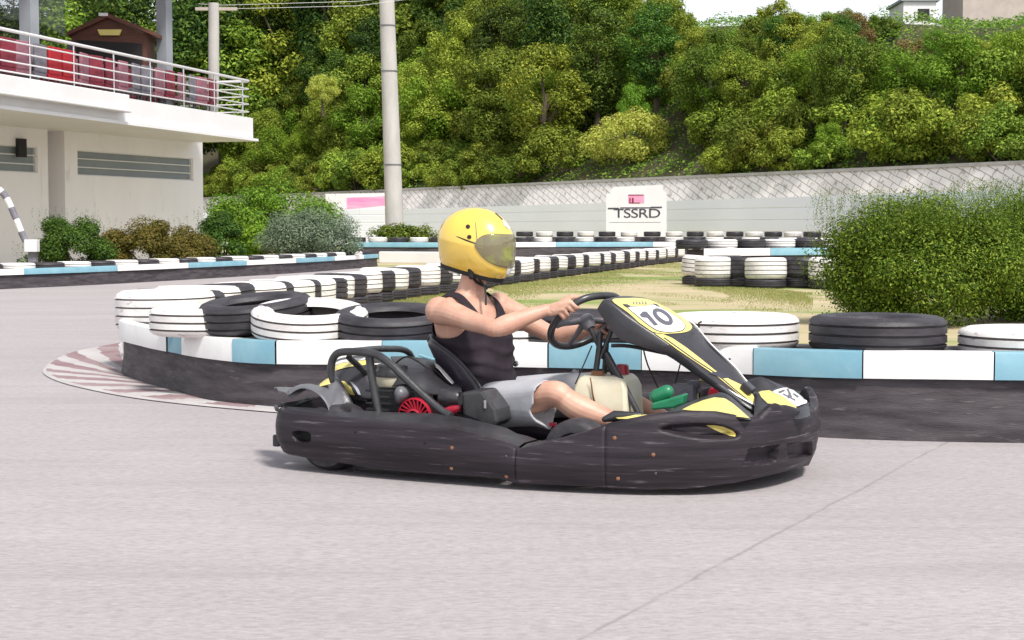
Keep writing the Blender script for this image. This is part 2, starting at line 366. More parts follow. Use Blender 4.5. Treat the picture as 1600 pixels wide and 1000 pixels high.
def tyre(key, loc, label, group, rz=0, tilt=None, cat='tyre'):
    spec = {'white': (.335, .168, M['tyre_white'], 3), 'black': (.335, .172, M['tyre'], 3),
            'rowwhite': (.35, .28, M['tyre_white'], 4), 'rowblack': (.35, .28, M['tyre'], 4), 'base': (.345, .15, M['tyre'], 3),
            'smallwhite': (.31, .18, M['tyre_white'], 3), 'smallblack': (.31, .18, M['tyre'], 3)}[key]
    nm = 'white_tyre' if 'white' in key else 'black_tyre'
    if key not in TYRES: o = TYRES[key] = tyre_mesh(nm, spec[0], spec[1], [spec[2], M['groove'] if 'white' in key else M['tyre']], spec[3])
    else: o = TYRES[key].copy(); COL.objects.link(o)
    o.location = loc; o.rotation_euler = (tilt[0] if tilt else 0, tilt[1] if tilt else 0, rz)
    tag(o, label, cat, group); return o
ORD = ['leftmost', 'second', 'third', 'fourth', 'fifth', 'sixth', 'seventh', 'eighth', 'ninth', 'tenth', 'eleventh', 'twelfth', 'thirteenth', 'fourteenth', 'fifteenth', 'sixteenth', 'seventeenth', 'eighteenth', 'nineteenth', 'twentieth']
TENS = {20: 'twenty', 30: 'thirty', 40: 'forty'}
def ordinal(i):
    if i < 20: return ORD[i]
    t = (i+1)//10*10; r = (i+1) % 10
    return {20: 'twentieth', 30: 'thirtieth', 40: 'fortieth'}[t] if r == 0 else TENS[t]+'-'+(['first']+ORD[1:])[r-1]
def walk(path, step, start=0.0):
    pts = catmull(path, 24); out = []; acc = -start
    for a, b in zip(pts, pts[1:]):
        L = (b-a).length
        while acc <= L:
            if acc >= 0: out.append((a+(b-a)*(acc/L), (b-a).normalized()))
            acc += step
        acc -= L
    return out
# barriers ------------------------------------------------------------------
def barrier(name, path, hgt, band, label, seglen, thick=.5, side=1, cat='barrier', seams=True, phase=0, colfn=None):
    """path: ground line of the face toward the track; hgt(i) -> height; band: height of the painted board"""
    root = empty(name, path[0]); tag(root, label, cat, 'tyre barriers of the circuit'); L0 = V(path[0])
    pts = catmull(path, 16); n = len(pts); nr = []
    for i in range(n):
        t = (pts[min(i+1, n-1)]-pts[max(i-1, 0)]).normalized(); nr.append(V((t.y, -t.x, 0))*side)
    dist = [0]
    for a, b in zip(pts, pts[1:]): dist.append(dist[-1]+(b-a).length)
    H = [hgt(p) for p in pts]
    skin = MB(); rows = []
    for i in range(n):
        o = nr[i]*(.012*sin(dist[i]*2.1)); q = pts[i]-L0
        rows.append([q+o+nr[i]*(.02), q+o+V((0, 0, H[i]*.35))+nr[i]*.012*noise.noise(V((dist[i]*1.5, 0, 0))), q+o+V((0, 0, H[i]-band*.5)), q-nr[i]*.04+V((0, 0, H[i]-.02)), q-nr[i]*thick+V((0, 0, H[i]-.02)), q-nr[i]*thick])
    skin.grid(rows); skin.build('belt_skin', M['belt'], root, angle=60)
    for rw in (rows[0], rows[-1]): cap_ = MB(); cap_.poly(rw); cap_.build('belt_end', M['belt'], root, smooth=False)
    # painted board in separate boards
    d = 0.0; k = phase; tot = dist[-1]
    def at(dd):
        for i in range(n-1):
            if dd <= dist[i+1]:
                t = (dd-dist[i])/(dist[i+1]-dist[i]); return pts[i].lerp(pts[i+1], t), nr[i].lerp(nr[i+1], t).normalized(), lerp(H[i], H[i+1], t)
        return pts[-1], nr[-1], H[-1]
    ends = seglen(tot) if callable(seglen) else None
    if ends is None:
        ends = []; x = 0
        while x < tot: x += seglen; ends.append(min(x, tot))
    for e in ends:
        b = MB(); rr = []; m = max(2, int((e-d)/.12))
        jog = .004*(k % 3)
        for j in range(m+1):
            p, q, h = at(lerp(d+.003, e-.003, j/m)); p = p-L0; o = q*(.03+jog)
            rr.append([p+q*.003+V((0, 0, h-band)), p+o+V((0, 0, h-band)), p+o+V((0, 0, h-.008)), p+o-q*.006+V((0, 0, h)), p-q*.05+V((0, 0, h)), p-q*.05+V((0, 0, h-.03))])
        isw = colfn[k % len(colfn)] == 'W' if colfn else k % 2 == 0
        b.grid(rr); bs = b.build('board', M['board_white' if isw else 'board_blue'], root, angle=40)
        bs['label'] = ('white' if isw else 'blue')+' painted board'
        d = e; k += 1
    return root, pts, nr, dist, H

NP = [V((4.0, 6.95, 0)), V((2.95, 7.08, 0)), G(1500, 690), G(1280, 682), V((.82, 7.78, 0)), V((.0, 8.12, 0)), V((-.7, 8.38, 0)), G(428, 637), G(330, 625), G(270, 611), G(231, 600), G(196, 587), V((-2.69, 10.85, 0)), V((-2.66, 11.9, 0))]
NP.reverse()
def nh(p): return interp([(-2.9, .375), (-1.5, .375), (.0, .40), (2, .425), (4, .43)], p.x)
def nseg(tot):
    # joints measured along the face in the photograph
    us = [182, 231, 269, 293, 370, 440, 599, 745, 857, 1008, 1188, 1352, 1556, 1700, 1900]
    pts = catmull(NP, 16); ds = [0]
    for a, b in zip(pts, pts[1:]): ds.append(ds[-1]+(b-a).length)
    i0 = min(range(len(pts)), key=lambda i: proj(pts[i]+V((0, 0, .38)))[0]); out = []
    for u in us[1:]:
        out.append(min(((abs(proj(pts[i]+V((0, 0, .38)))[0]-u), ds[i]) for i in range(i0, len(pts))))[1])
    out = [ds[i0]]+out
    for k in range(1, len(out)): out[k] = max(out[k], out[k-1]+.06)
    out = [x for x in out if x < tot-.05]+[tot]
    return out
barrier('tyre_barrier', NP, nh, .13, 'nearest barrier, dark belt face with blue and white boards, curving to a tip at left', nseg, thick=.62, colfn='WWWBWBWBWBWBWBWBW')

def near_tyre(u, v, D0, key, label, tilt=None, rz=0):
    p = D(u, v, D0); return tyre(key, p, label, 'tyres lying on the near barrier', rz, tilt)

def on_near(u, key, label, off=.36, dz=0, tilt=None, rz=0):
    pts = catmull(NP, 16); best = min(pts, key=lambda p: abs(proj(p+V((0, 0, .4)))[0]-u)+(1000 if p.y > 10.5 else 0))
    i = pts.index(best); t = (pts[min(i+1, len(pts)-1)]-pts[i-1]).normalized(); nr = V((-t.y, t.x, 0))
    if nr.y < 0: nr = -nr
    q = best+nr*off; D0 = q.y
    x = ray(u, 500).x/ray(u, 500).y*D0
    return tyre(key, V((x, D0, nh(best)+.062+dz)), label, 'tyres lying on the near barrier', rz, tilt)
on_near(1608, 'white', 'white tyre at the right edge of the photo, on the near barrier', rz=.3, dz=-.055)
on_near(1371, 'black', 'black tyre between two white ones, on the near barrier before the big bush')
on_near(1146, 'white', 'white tyre on the near barrier just right of the kart number panel', rz=1)
on_near(905, 'black', 'black tyre on the near barrier hidden behind the steering wheel', rz=2)
on_near(800, 'white', 'white tyre on the near barrier behind the driver chest and forearm', rz=2.5)
on_near(614, 'black', 'black tyre leaning on the near barrier just behind the driver back', tilt=(.06, -.10), rz=1)
on_near(484, 'white', 'tilted white tyre with an open centre, left of the driver on the near barrier', tilt=(.13, -.05), rz=.5, dz=.025)
on_near(400, 'black', 'tilted black tyre second from the tip end, behind the tilted white one', off=.62, tilt=(.10, -.08), dz=.06)
on_near(322, 'white', 'white tyre on the near barrier at the bend, left of the tilted black one', off=.45, rz=.2, dz=.01)
# row going back along the hairpin and across the infield
RP = [V((-2.46, 10.95, 0)), V((-2.52, 12.2, 0)), V((-2.46, 13.6, 0)), V((-2.35, 15.2, 0)), V((-2.27, 17, 0)), V((-2.12, 19.3, 0)), V((-1.55, 22.4, 0)), V((-.6, 26, 0)), V((.75, 31.3, 0)), V((2.4, 37.4, 0)), V((4.2, 44, 0)), V((6.2, 50.5, 0))]
ws = walk(RP, .75)
nw = nb_ = 0
for i, (p, t) in enumerate(ws):
    wh = i % 2 == 0
    zt = .44+.12*max(0, 1-i/9)
    key = ('rowwhite' if wh else 'rowblack')
    cnt = nw if wh else nb_
    c = 'white' if wh else 'black'
    lab = f'{ordinal(cnt) if cnt else "nearest"} {c} tyre, counted from the hairpin tip, of the row crossing the infield'
    if wh: nw += 1
    else: nb_ += 1
    p = p+V((t.y, -t.x, 0))*(random.uniform(-.04, .04)-(0 if wh else .04))
    tyre(key, p+V((0, 0, zt-.14-(0 if wh else .012))), lab, 'painted tyres of the long infield row', random.uniform(0, 6), tilt=(random.gauss(0, .03), random.gauss(0, .03)))
    if i > 1: tyre('base', p+V((random.uniform(-.02, .02), 0, zt-.28-.075)), 'black base tyre under the long infield row', 'black base tyres under the infield row', random.uniform(0, 6))

# left barrier across the track
LP = [G(-330, 469), G(-150, 459), G(0, 452), G(120, 446.5), G(250, 439.5), G(400, 430.5), G(500, 424), G(590, 416.5)]
barrier('tyre_barrier', LP, lambda p: .33, .10, 'long low barrier before the building shrubs, blue and white top band, ending at mid photo', 2.35, thick=.5, phase=1)
def toprow(path, step, hz, lab, group, start=0, keyw='smallwhite', keyb='smallblack', off=.35, cols=None, pattern=2):
    k = [0, 0]
    for i, (p, t) in enumerate(walk(path, step, start)):
        nr = V((-t.y, t.x, 0));
        if nr.y < 0: nr = -nr
        q = p+nr*off; u, v = proj(q)
        wh = (i % pattern) != 0
        if u < -40 or u > 1640: continue
        c = 0 if wh else 1
        tyre(keyw if wh else keyb, q+V((0, 0, hz)), lab.format(ordinal(k[c]), 'white' if wh else 'black'), group, random.uniform(0, 6)); k[c] += 1
toprow(LP, .70, .325, '{} {} tyre from the left on the low barrier before the shrubs', 'tyres on the left barrier')
# pale slab at the end of that barrier
g = MB(); a = G(592, 411); b = G(700, 412); g.prism([a, b, b+V((0, .5, 0)), a+V((0, .5, 0))], (0, 0, .33)); tag(g.build('concrete_block', M['wallw'], bevel=.02), 'low pale concrete block between the left barrier end and the infield tyres', 'block')

# far barrier
FP = [V((-5.2, 50.5, 0)), V((-2, 50, 0)), V((2, 51, 0)), V((5, 51.5, 0)), V((8, 49, 0)), V((11.5, 45, 0)), V((16, 42, 0))]
barrier('tyre_barrier', FP, lambda p: .55, .16, 'farthest barrier below the pale fence, blue and white top band, behind the helmet', 3.4, thick=.5, phase=1)
toprow(FP, .72, .62, '{} {} tyre from the left on the farthest barrier', 'tyres on the farthest barrier')
FP2 = [V((0.5, 55, 0)), V((5, 55.5, 0)), V((9, 53, 0)), V((13, 49, 0)), V((17, 46, 0))]
toprow(FP2, .76, .80, '{} {} tyre from the left of the raised row below the signboard fence', 'tyres of the row below the fence')
g = MB(); pts = walk(FP2, .8); rows = [[p+V((0, .1, 0)), p+V((0, .1, .70)), p+V((0, .6, .70)), p+V((0, .6, 0))] for p, t in pts]; g.grid(rows)
tag(g.build('low_wall', M['belt'], smooth=False), 'dark low wall carrying the raised tyre row below the fence', 'wall')
# right cluster: end of another hairpin, behind the big bush
CP = [V((3.45, 27.6, 0)), V((3.36, 26.6, 0)), V((3.65, 25.8, 0)), V((4.4, 25.4, 0)), V((5.6, 25.0, 0)), V((7.4, 24.5, 0))]
k = [0, 0]
for i, (p, t) in enumerate(walk(CP, .52)):
    wh = i % 2 == 1; c = 0 if wh else 1; nr = V((-t.y, t.x, 0)); p = p+nr*(0 if wh else .40)+V((random.uniform(-.03, .03), 0, 0))
    q_ = tyre('rowwhite' if wh else 'rowblack', p+V((0, .3, .155+.18)), f'{ordinal(k[c]) if k[c] else "leftmost"} wide {"white" if wh else "black"} tyre of the row left of the big bush', 'wide tyres left of the big bush', random.uniform(0, 6), tilt=(random.gauss(0, .03), random.gauss(0, .03))); q_.scale.z = 1.25
    tyre('base', p+V((0, .3, .08)), 'black base tyre under the wide tyres left of the big bush', 'black base tyres left of the big bush', random.uniform(0, 6)); k[c] += 1
CB = [V((3.6, 29.0, 0)), V((5, 29.8, 0)), V((7, 31, 0)), V((10, 34, 0))]
barrier('tyre_barrier', CB, lambda p: .62, .14, 'short barrier just behind the tyre stacks left of the big bush', 1.6, thick=.5, phase=0)
toprow(CB, .7, .70, '{} {} tyre on the short barrier behind the stacks by the big bush', 'tyres on the short barrier')

# striped run-off kerb round the tip
outer = [G(470, 647), G(428, 645.5), G(300, 634), G(210, 623), G(150, 612), G(100, 600), G(72, 588), G(68, 578), G(85, 563), G(120, 550), G(190, 537)]
inner = [G(470, 639), G(428, 637), G(330, 627), G(285, 615), G(262, 609), G(245, 604), G(225, 597), G(215, 593), G(205, 590), G(198, 583), G(195, 565)]
oc = catmull(outer, 14); ic = catmull(inner, 14); g = MB(); n = len(oc); zz = V((0, 0, .006))
rows = []
for i in range(n):
    o, q = oc[i], ic[i]; r = []
    for t in (0, .04, .10, .3, .6, 1): r.append(o.lerp(q, t)+zz+V((0, 0, .012 if 0 < t < 1 else 0)))
    rows.append(r)
g.grid(rows, mf=lambda i, j: 0 if j < 1 else (0 if ((i+j)//7) % 2 == 0 else 1))
tag(g.build('kerb', [M['kerb_w'], M['kerb_r']], smooth=False), kind='structure')
# ---------------------------------------------------------------- fence, net wall, signboard, banner, pole
def wallmat():
    m = bpy.data.materials.new('net_stone'); m.use_nodes = True; t = m.node_tree; N = t.nodes; L = t.links; P = N['Principled BSDF']; P.inputs['Roughness'].default_value = .85
    tc = N.new('ShaderNodeTexCoord'); mp = N.new('ShaderNodeMapping'); mp.inputs['Rotation'].default_value = (0, 0, radians(24)); L.new(tc.outputs['UV'], mp.inputs[0])
    b = N.new('ShaderNodeTexBrick'); b.inputs['Scale'].default_value = 1; b.inputs['Brick Width'].default_value = .62; b.inputs['Row Height'].default_value = .24; b.inputs['Mortar Size'].default_value = .02; b.inputs['Mortar Smooth'].default_value = .5
    b.inputs['Color1'].default_value = (.88, .84, .81, 1); b.inputs['Color2'].default_value = (.78, .74, .71, 1); b.inputs['Mortar'].default_value = (.42, .37, .34, 1)
    n0 = N.new('ShaderNodeTexNoise'); n0.inputs['Scale'].default_value = 1.3; L.new(mp.outputs[0], n0.inputs[0])
    mm = N.new('ShaderNodeMix'); mm.data_type = 'VECTOR'; mm.inputs[0].default_value = .10; L.new(mp.outputs[0], mm.inputs[4]); L.new(n0.outputs['Color'], mm.inputs[5]); L.new(mm.outputs[1], b.inputs[0])
    n = N.new('ShaderNodeTexNoise'); n.inputs['Scale'].default_value = 3; n.inputs['Detail'].default_value = 8; L.new(tc.outputs['UV'], n.inputs[0])
    r = N.new('ShaderNodeMapRange'); r.inputs[1].default_value = .58; r.inputs[2].default_value = .72; r.inputs[4].default_value = .8; L.new(n.outputs[0], r.inputs[0])
    mx = N.new('ShaderNodeMix'); mx.data_type = 'RGBA'; L.new(r.outputs[0], mx.inputs[0]); L.new(b.outputs[0], mx.inputs[6]); mx.inputs[7].default_value = (.17, .14, .10, 1); L.new(mx.outputs[2], P.inputs[0])
    bp = N.new('ShaderNodeBump'); bp.inputs['Distance'].default_value = .05; bp.inputs['Strength'].default_value = .3; L.new(b.outputs['Fac'], bp.inputs['Height']); bp.invert = True; L.new(bp.outputs[0], P.inputs['Normal'])
    return m
def sheetmat():
    m = mat('fence_sheet', (.86, .89, .94), .45, col2=(.82, .85, .90), scale=.4, stretch=(1, 1, 2)); t = m.node_tree; N = t.nodes; L = t.links
    tc = N.new('ShaderNodeTexCoord'); sp = N.new('ShaderNodeSeparateXYZ'); L.new(tc.outputs['Object'], sp.inputs[0])
    w_ = N.new('ShaderNodeMath'); w_.operation = 'PINGPONG'; w_.inputs[1].default_value = .22; L.new(sp.outputs[2], w_.inputs[0])
    r = N.new('ShaderNodeMapRange'); r.inputs[1].default_value = 0; r.inputs[2].default_value = .03; L.new(w_.outputs[0], r.inputs[0])
    b = N.new('ShaderNodeBump'); b.inputs['Distance'].default_value = .018; L.new(r.outputs[0], b.inputs['Height']); L.new(b.outputs[0], N['Principled BSDF'].inputs['Normal']); return m
def uvgrid(name, rows, m, us, vs):
    b = MB(); b.grid(rows); o = b.build(name, m, smooth=False, fix=False); me = o.data; uv = me.uv_layers.new(name='UV'); n = len(rows[0])
    for lp in me.loops: i = lp.vertex_index; uv.data[lp.index].uv = (us[i//n], vs[i % n])
    return o
WA, WB = V((-24, 116, 0)), V((30.8, 31.5, 0)); WD = (WB-WA).normalized(); WN = V((-WD.y, WD.x, 0))       # WN points up the hill
WL = (WB-WA).length
def wallp(s, d, z): return WA+WD*s+WN*d+V((0, 0, z))
rows = []; us = []
for i in range(61):
    s = WL*i/60; us.append(s); top = 3.22+.05*sin(i*1.3)
    rows.append([wallp(s, -.9, 0), wallp(s, -.55, 1.2), wallp(s, -.2, 2.4), wallp(s, 0, top)])
tag(uvgrid('retaining_wall', rows, wallmat(), us, [0, 1.25, 2.5, 3.35]), 'long pale stone retaining wall with slanting joints below the wooded hillside', 'wall')
cp = MB(); cp.grid([[wallp(s*WL/30, -.08, 3.18), wallp(s*WL/30, -.08, 3.30), wallp(s*WL/30, .35, 3.30), wallp(s*WL/30, .35, 3.0)] for s in range(31)])
o = cp.build('wall_coping', M['concrete'], smooth=False); o.parent = bpy.data.objects['retaining_wall']
fr = empty('metal_fence'); tag(fr, 'pale blue-grey sheet metal fence standing in front of the stone wall', 'fence')
fe = [V((-30, 106, 0)), D(560, 357, 87), D(650, 357, 82.5), D(1290, 357, 55), V((17.6, 43, 0)), V((25, 30.5, 0))]
for z0 in fe: z0.z = 0
fp = [x for x, _ in walk(fe, 2.4)]; b = MB(); b.grid([[p, p+V((0, 0, lerp(1.95, 2.25, min(1, i/len(fp)))))] for i, p in enumerate(fp)]); b.build('sheet_panel', sheetmat(), fr, smooth=False, solid=.03)
for i, p in enumerate(fp):
    if i % 2 == 0:
        b = MB(); b.box(p+V((.0, .08, 1.0)), (.09, .09, 2.0)); b.build('post', M['concrete'], fr, smooth=False)
# signboard
def flat(pts_uv, org, ux, uz, nrm, off, th): return [org+ux*a+uz*c+nrm*off for a, c in pts_uv]
sg = empty('signboard', D(994, 357, 60)); sg.location.z = 0; tag(sg, 'white cut-out signboard with black lettering and a small pink panel, before the pale fence', 'sign')
ux = V((.97, -.24, 0)).normalized(); uz = V((0, 0, 1)); nn = ux.cross(uz)
if nn.y > 0: nn = -nn
def P60(u, v): q = D(u, v, 60)-sg.location; return (q.dot(ux), q.z)
ol = [P60(*p) for p in [(945, 372), (945, 303), (952, 302), (953, 296), (958, 292), (1036, 289), (1038, 298), (1043, 301), (1043, 372)]]
b = MB(); b.prism(flat(ol, V(), ux, uz, nn, 0, 0), -nn*.06); b.build('panel', M['wallw'], sg, smooth=False)
for x in (955, 1033):
    q = P60(x, 370); b = MB(); b.box(ux*q[0]+V((0, 0, .5))-nn*.12, (.09, .09, 1.0)); b.build('leg', M['wallw'], sg, smooth=False)
def rect(u0, v0, u1, v1, name, m, off=.004, mbx=None):
    a = P60(u0, v1); c = P60(u1, v0); bb = mbx or MB(); bb.poly(flat([(a[0], a[1]), (c[0], a[1]), (c[0], c[1]), (a[0], c[1])], V(), ux, uz, nn, off, 0))
    if not mbx: return bb.build(name, m, sg, smooth=False, fix=False)
rect(981, 304, 1007, 318, 'pink_panel', M['pink'])
b = MB(); rect(981, 304, 1006, 305.5, '', None, .008, b); rect(983, 309, 985, 317, '', None, .008, b); rect(987, 309, 990, 317, '', None, .008, b); rect(983, 316.5, 1000, 318, '', None, .008, b); b.build('small_print', M['maroon'], sg, smooth=False, fix=False)
def text_mesh(name, s, size, m, parent, loc, rotm, ext=.002, sx=1.0, bold=0):
    c = bpy.data.curves.new(name, 'FONT'); c.body = s; c.size = size; c.extrude = ext; c.offset = bold; c.space_character = .92
    t = bpy.data.objects.new(name+'_t', c); COL.objects.link(t); dg = bpy.context.evaluated_depsgraph_get(); dg.update()
    me = bpy.data.meshes.new_from_object(t.evaluated_get(dg)); bpy.data.objects.remove(t)
    me.transform(Matrix.Diagonal((sx, 1, 1, 1))); me.transform(rotm.to_4x4()); me.materials.clear(); me.materials.append(m); me.name = name
    o = bpy.data.objects.new(name, me); COL.objects.link(o); o.parent = parent; o.location = loc; return o
RM = Matrix((ux, uz, nn)).transposed()
q = P60(957, 340); text_mesh('lettering', 'TSSRD', .50, M['ink'], sg, ux*q[0]+V((0, 0, q[1]))+nn*.012, RM, sx=1.38, bold=.0)
b = MB(); rect(948, 324.5, 966, 326.5, '', None, .016, b); rect(968, 323.9, 1020, 325.4, '', None, .016, b); rect(1018, 323, 1036, 325, '', None, .016, b); b.build('underline', M['ink'], sg, smooth=False, fix=False)
b = MB(); rect(950, 347, 1034, 347.8, '', None, .006, b); b.build('panel_joint', M['louvre'], sg, smooth=False, fix=False)
# banner behind the pole
bn = empty('banner', D(580, 357, 90)); bn.location.z = 0; tag(bn, 'pink and white printed banner on the fence beside the tall pole', 'banner')
def P90(u, v): return D(u, v, 89)-bn.location
b = MB(); b.prism([P90(500, 360), P90(648, 360), P90(646, 301), P90(512, 303)], (0, .05, 0)); b.build('cloth', M['wallw'], bn, smooth=False)
b = MB(); b.poly([P90(541, 327)-V((0, .01, 0)), P90(612, 320)-V((0, .01, 0)), P90(612, 306)-V((0, .01, 0)), P90(540, 309)-V((0, .01, 0))]); b.build('pink_print', M['pink'], bn, smooth=False, fix=False)
b = MB(); b.poly([P90(634, 334)-V((0, .01, 0)), P90(649, 334)-V((0, .01, 0)), P90(650, 323)-V((0, .01, 0)), P90(634, 324)-V((0, .01, 0))]); b.build('orange_print', M['orange'], bn, smooth=False, fix=False)
b = MB()
for (u0, v0, u1, v1) in ((585, 337, 606, 338.5), (588, 329, 604, 330), (628, 322.5, 650, 324), (636, 333, 648, 335.5)):
    y = -V((0, .02, 0)); b.poly([P90(u0, v1)+y, P90(u1, v1)+y, P90(u1, v0)+y, P90(u0, v0)+y])
b.build('small_print', M['ink'], bn, smooth=False, fix=False)
b = MB()
for i in range(13):
    for j in range(5):
        a = P90(508+i*2.6, 303+j*5); c = P90(511+i*2.6, 309+j*5); b.tube([a, c], .03, 4, cap=False); b.tube([P90(511+i*2.6, 303+j*5), P90(508+i*2.6, 309+j*5)], .03, 4, cap=False)
b.build('net_edge', M['wallw'], bn, smooth=False, fix=False)

# tall pole
pl = empty('concrete_pole', D(618, 357, 53)); pl.location.z = 0; tag(pl, 'tall pale tapering concrete pole leaning slightly left, behind the driver helmet', 'pole')
b = MB(); pb = V((0, 0, 0)); tp_ = D(603, -40, 53)-pl.location; b.tube([pb, tp_*.25, tp_*.5, tp_*.75, tp_], [.33, .305, .285, .265, .25], 20); b.build('shaft', M['concrete'], pl)
b = MB()
for t, r in ((.33, .305), (.66, .28), (.82, .268)): b.tube([tp_*t-V((0, 0, .02)), tp_*t+V((0, 0, .02))], r+.012, 20)
b.build('band', M['grey'], pl)
# tall pole by the building with crossarm and wires
pl = empty('utility_pole', D(333, 357, 41)); pl.location.z = 3.6; tag(pl, 'tan concrete post with a crossarm and wires at the right end of the terrace', 'pole')
def PP(u, v): return D(u, v, 41)-pl.location
b = MB(); b.tube([V(), PP(334, 125), PP(334, 5)], [.15, .145, .14], 14); b.build('shaft', M['concrete'], pl)
b = MB(); b.box(PP(338, 14), (1.1, .08, .08)); b.build('crossarm', M['roof_b'], pl, smooth=False)
b = MB()
for k, v in enumerate((8, 14)): b.tube([PP(310, v-2), PP(350, v), PP(560, v-6+k), PP(1200, v-90)], .005, 5)
b.build('wire', M['rail'], pl)
for (u, y0, t) in ((1003, 96, 'pale pole rising among the hilltop trees, right of the photo centre'),):
    o = MB(); p = D(u, 60, y0); o.tube([V((0, 0, -3)), V((0, 0, 5))], .28, 12); q = o.build('concrete_pole', M['concrete']); q.location = p; tag(q, t, 'pole')

# ---------------------------------------------------------------- hill
def hz(s, d):
    x = wallp(s, d, 0).x
    crest = interp([(-40, 60), (-8, 46), (2, 28), (9, 21), (13, 18.5), (18, 16), (22, 13.5), (40, 12)], x)
    base = 2.9+.56*min(d, crest)+.06*max(0, d-crest)
    return base+.6*noise.noise(V((s*.11, d*.11, 0)))*min(1, d/3)
g = MB(); g.grid([[wallp(s, d, hz(s, d) if d > .4 else 2.8) for d in (.3, 1, 2.5, 5, 8, 12, 16, 20, 24, 28, 34, 42, 55, 80, 160)] for s in range(-60, 190, 5)])
tag(g.build('hill', mat('hill_soil', (.05, .05, .02), .95, col2=(.09, .07, .035), scale=.3, bump=.8, bscale=3)), kind='structure')

# ---------------------------------------------------------------- foliage
def crown(b, c, r, n, leaf, seed, clumps=26, flat=1.0, up=.35, ck=(.24, .44), dense=0):
    R = random.Random(seed); cl = []
    for i in range(clumps):
        while True:
            d = V((R.uniform(-1, 1), R.uniform(-1, 1), R.uniform(-.85, 1)))
            if d.length < 1: break
        d = d.normalized()*(d.length**.45)*.78
        k_ = 1 if dense or r[2] < 2 else 1.0+.22*sin(d.z*5+seed)+R.uniform(-.12, .12)
        cl.append((V((c[0]+d.x*r[0]*k_, c[1]+d.y*r[1]*k_, c[2]+d.z*r[2])), R.uniform(*ck)*(min(r) if not dense else sum(r)/3)))
    for i in range(n):
        p, cr = cl[R.randrange(clumps)]
        d = V((R.gauss(0, 1), R.gauss(0, 1), R.gauss(0, 1))).normalized()
        q = p+V((d.x, d.y, d.z*.75*flat))*cr*(R.random()**.28)*R.choice((1, 1, 1, 1.18))
        nr = (d+V((R.uniform(-.7, .7), R.uniform(-.7, .7), R.uniform(-.3, .9)+up))).normalized()
        a = nr.orthogonal().normalized(); a = Matrix.Rotation(R.uniform(0, 6.28), 3, nr) @ a; c2 = nr.cross(a)
        L_ = leaf*R.uniform(.6, 1.35); W_ = L_*.5
        if dense and q.z < .02: continue
        b.poly([q-a*L_, q-c2*W_+nr*L_*.1, q+a*L_, q+c2*W_+nr*L_*.1])
    return cl
def limbs(b, base, cl, r0, R, n=9):
    top = base+V((R.uniform(-.2, .2), R.uniform(-.2, .2), 0)); 
    cz = sum((p.z for p, _ in cl))/len(cl); mid = V((sum(p.x for p, _ in cl)/len(cl)*.5, sum(p.y for p, _ in cl)/len(cl)*.5, cz))
    b.tube([base, base.lerp(mid, .5)+V((R.uniform(-1, 1), R.uniform(-1, 1), 0))*r0, mid], [r0, r0*.75, r0*.45], 8)
    for p, _ in R.sample(cl, min(n, len(cl))):
        s = base.lerp(mid, R.uniform(.45, .95)); b.tube([s, s.lerp(p, .5)+V((0, 0, .1*(p-s).length)), p], [r0*.35, r0*.22, r0*.08], 5)
PROT = {}
def make_tree(kind, var):
    key = (kind, var); R = random.Random(hash(kind) % 1 + var*13+len(kind)*7)
    root = empty({'shrub': 'shrub'}.get(kind, 'broadleaf_tree'))
    mk = {'mid': 'mid', 'dark': 'dark', 'yellow': 'yellow', 'brown': 'brown', 'bright': 'bright', 'shrub': 'mid'}[kind]
    b = MB()
    if kind == 'dark': cl = crown(b, (0, 0, 4.2), (1.6, 1.6, 3.8), 19000, .07, var*5+1, clumps=64, ck=(.26, .46))
    elif kind == 'mid': cl = crown(b, (0, 0, 3.4), (2.1, 2.1, 2.9), 19000, .072, var*5+2, clumps=44, ck=(.18, .36))
    elif kind == 'yellow': cl = crown(b, (0, 0, 2.2), (2.6, 2.2, 1.6), 13000, .07, var*5+3, clumps=40)
    elif kind == 'bright': cl = crown(b, (0, 0, 2.6), (1.8, 1.8, 2.0), 13000, .07, var*5+3, clumps=34)
    elif kind == 'brown': cl = crown(b, (0, 0, 3.2), (3.0, 2.6, 1.7), 14000, .075, var*5+3, clumps=40)
    else: cl = crown(b, (0, 0, .8), (1.9, 1.3, 1.05), 9000, .062, var*5+4, clumps=30)
    cr = b.build('crown', LF[mk], root, smooth=False, fix=False)
    t = MB(); limbs(t, V((0, 0, -.8)), cl, .09 if kind == 'shrub' else .2, R); t.build('trunk' if kind != 'shrub' else 'stems', M['bark'], root)
    PROT[key] = [root, False]; return root
LAB = {'mid': ('mid green bushy tree crowding the hillside above the stone wall', 'tree', 'mid green hillside trees'),
       'dark': ('tall narrow dark green tree on the hillside above the stone wall', 'tree', 'dark hillside trees'),
       'yellow': ('low yellow-green tree just above the wall, left of the signboard', 'tree', 'yellow-green trees'),
       'brown': ('brownish dry-leaved tree high on the right of the hillside', 'tree', 'brown trees on the right hillside'),
       'bright': ('bright lime green tree among darker hillside trees', 'tree', 'bright green hillside trees'),
       'shrub': ('low green shrub growing along the top of the stone wall', 'shrub', 'shrubs along the wall top')}
def place(kind, loc, sc, rz, var=None, label=None):
    var = random.randrange(4) if var is None else var; key = (kind, var)
    if key not in PROT: make_tree(kind, var)
    pr = PROT[key]
    if not pr[1]: r = pr[0]; pr[1] = True
    else:
        r = pr[0].copy(); COL.objects.link(r)
        for ch in pr[0].children:
            c = ch.copy(); c.parent = r; COL.objects.link(c)
    r.location = loc; r.rotation_euler = (0, 0, rz); r.scale = sc if isinstance(sc, tuple) else (sc,)*3
    l, c, gr = LAB[kind]; tag(r, label or l, c, gr); return r
R1 = random.Random(21)
def vis(p, m=260): u, v = proj(p); return 290 < u < 1600+m
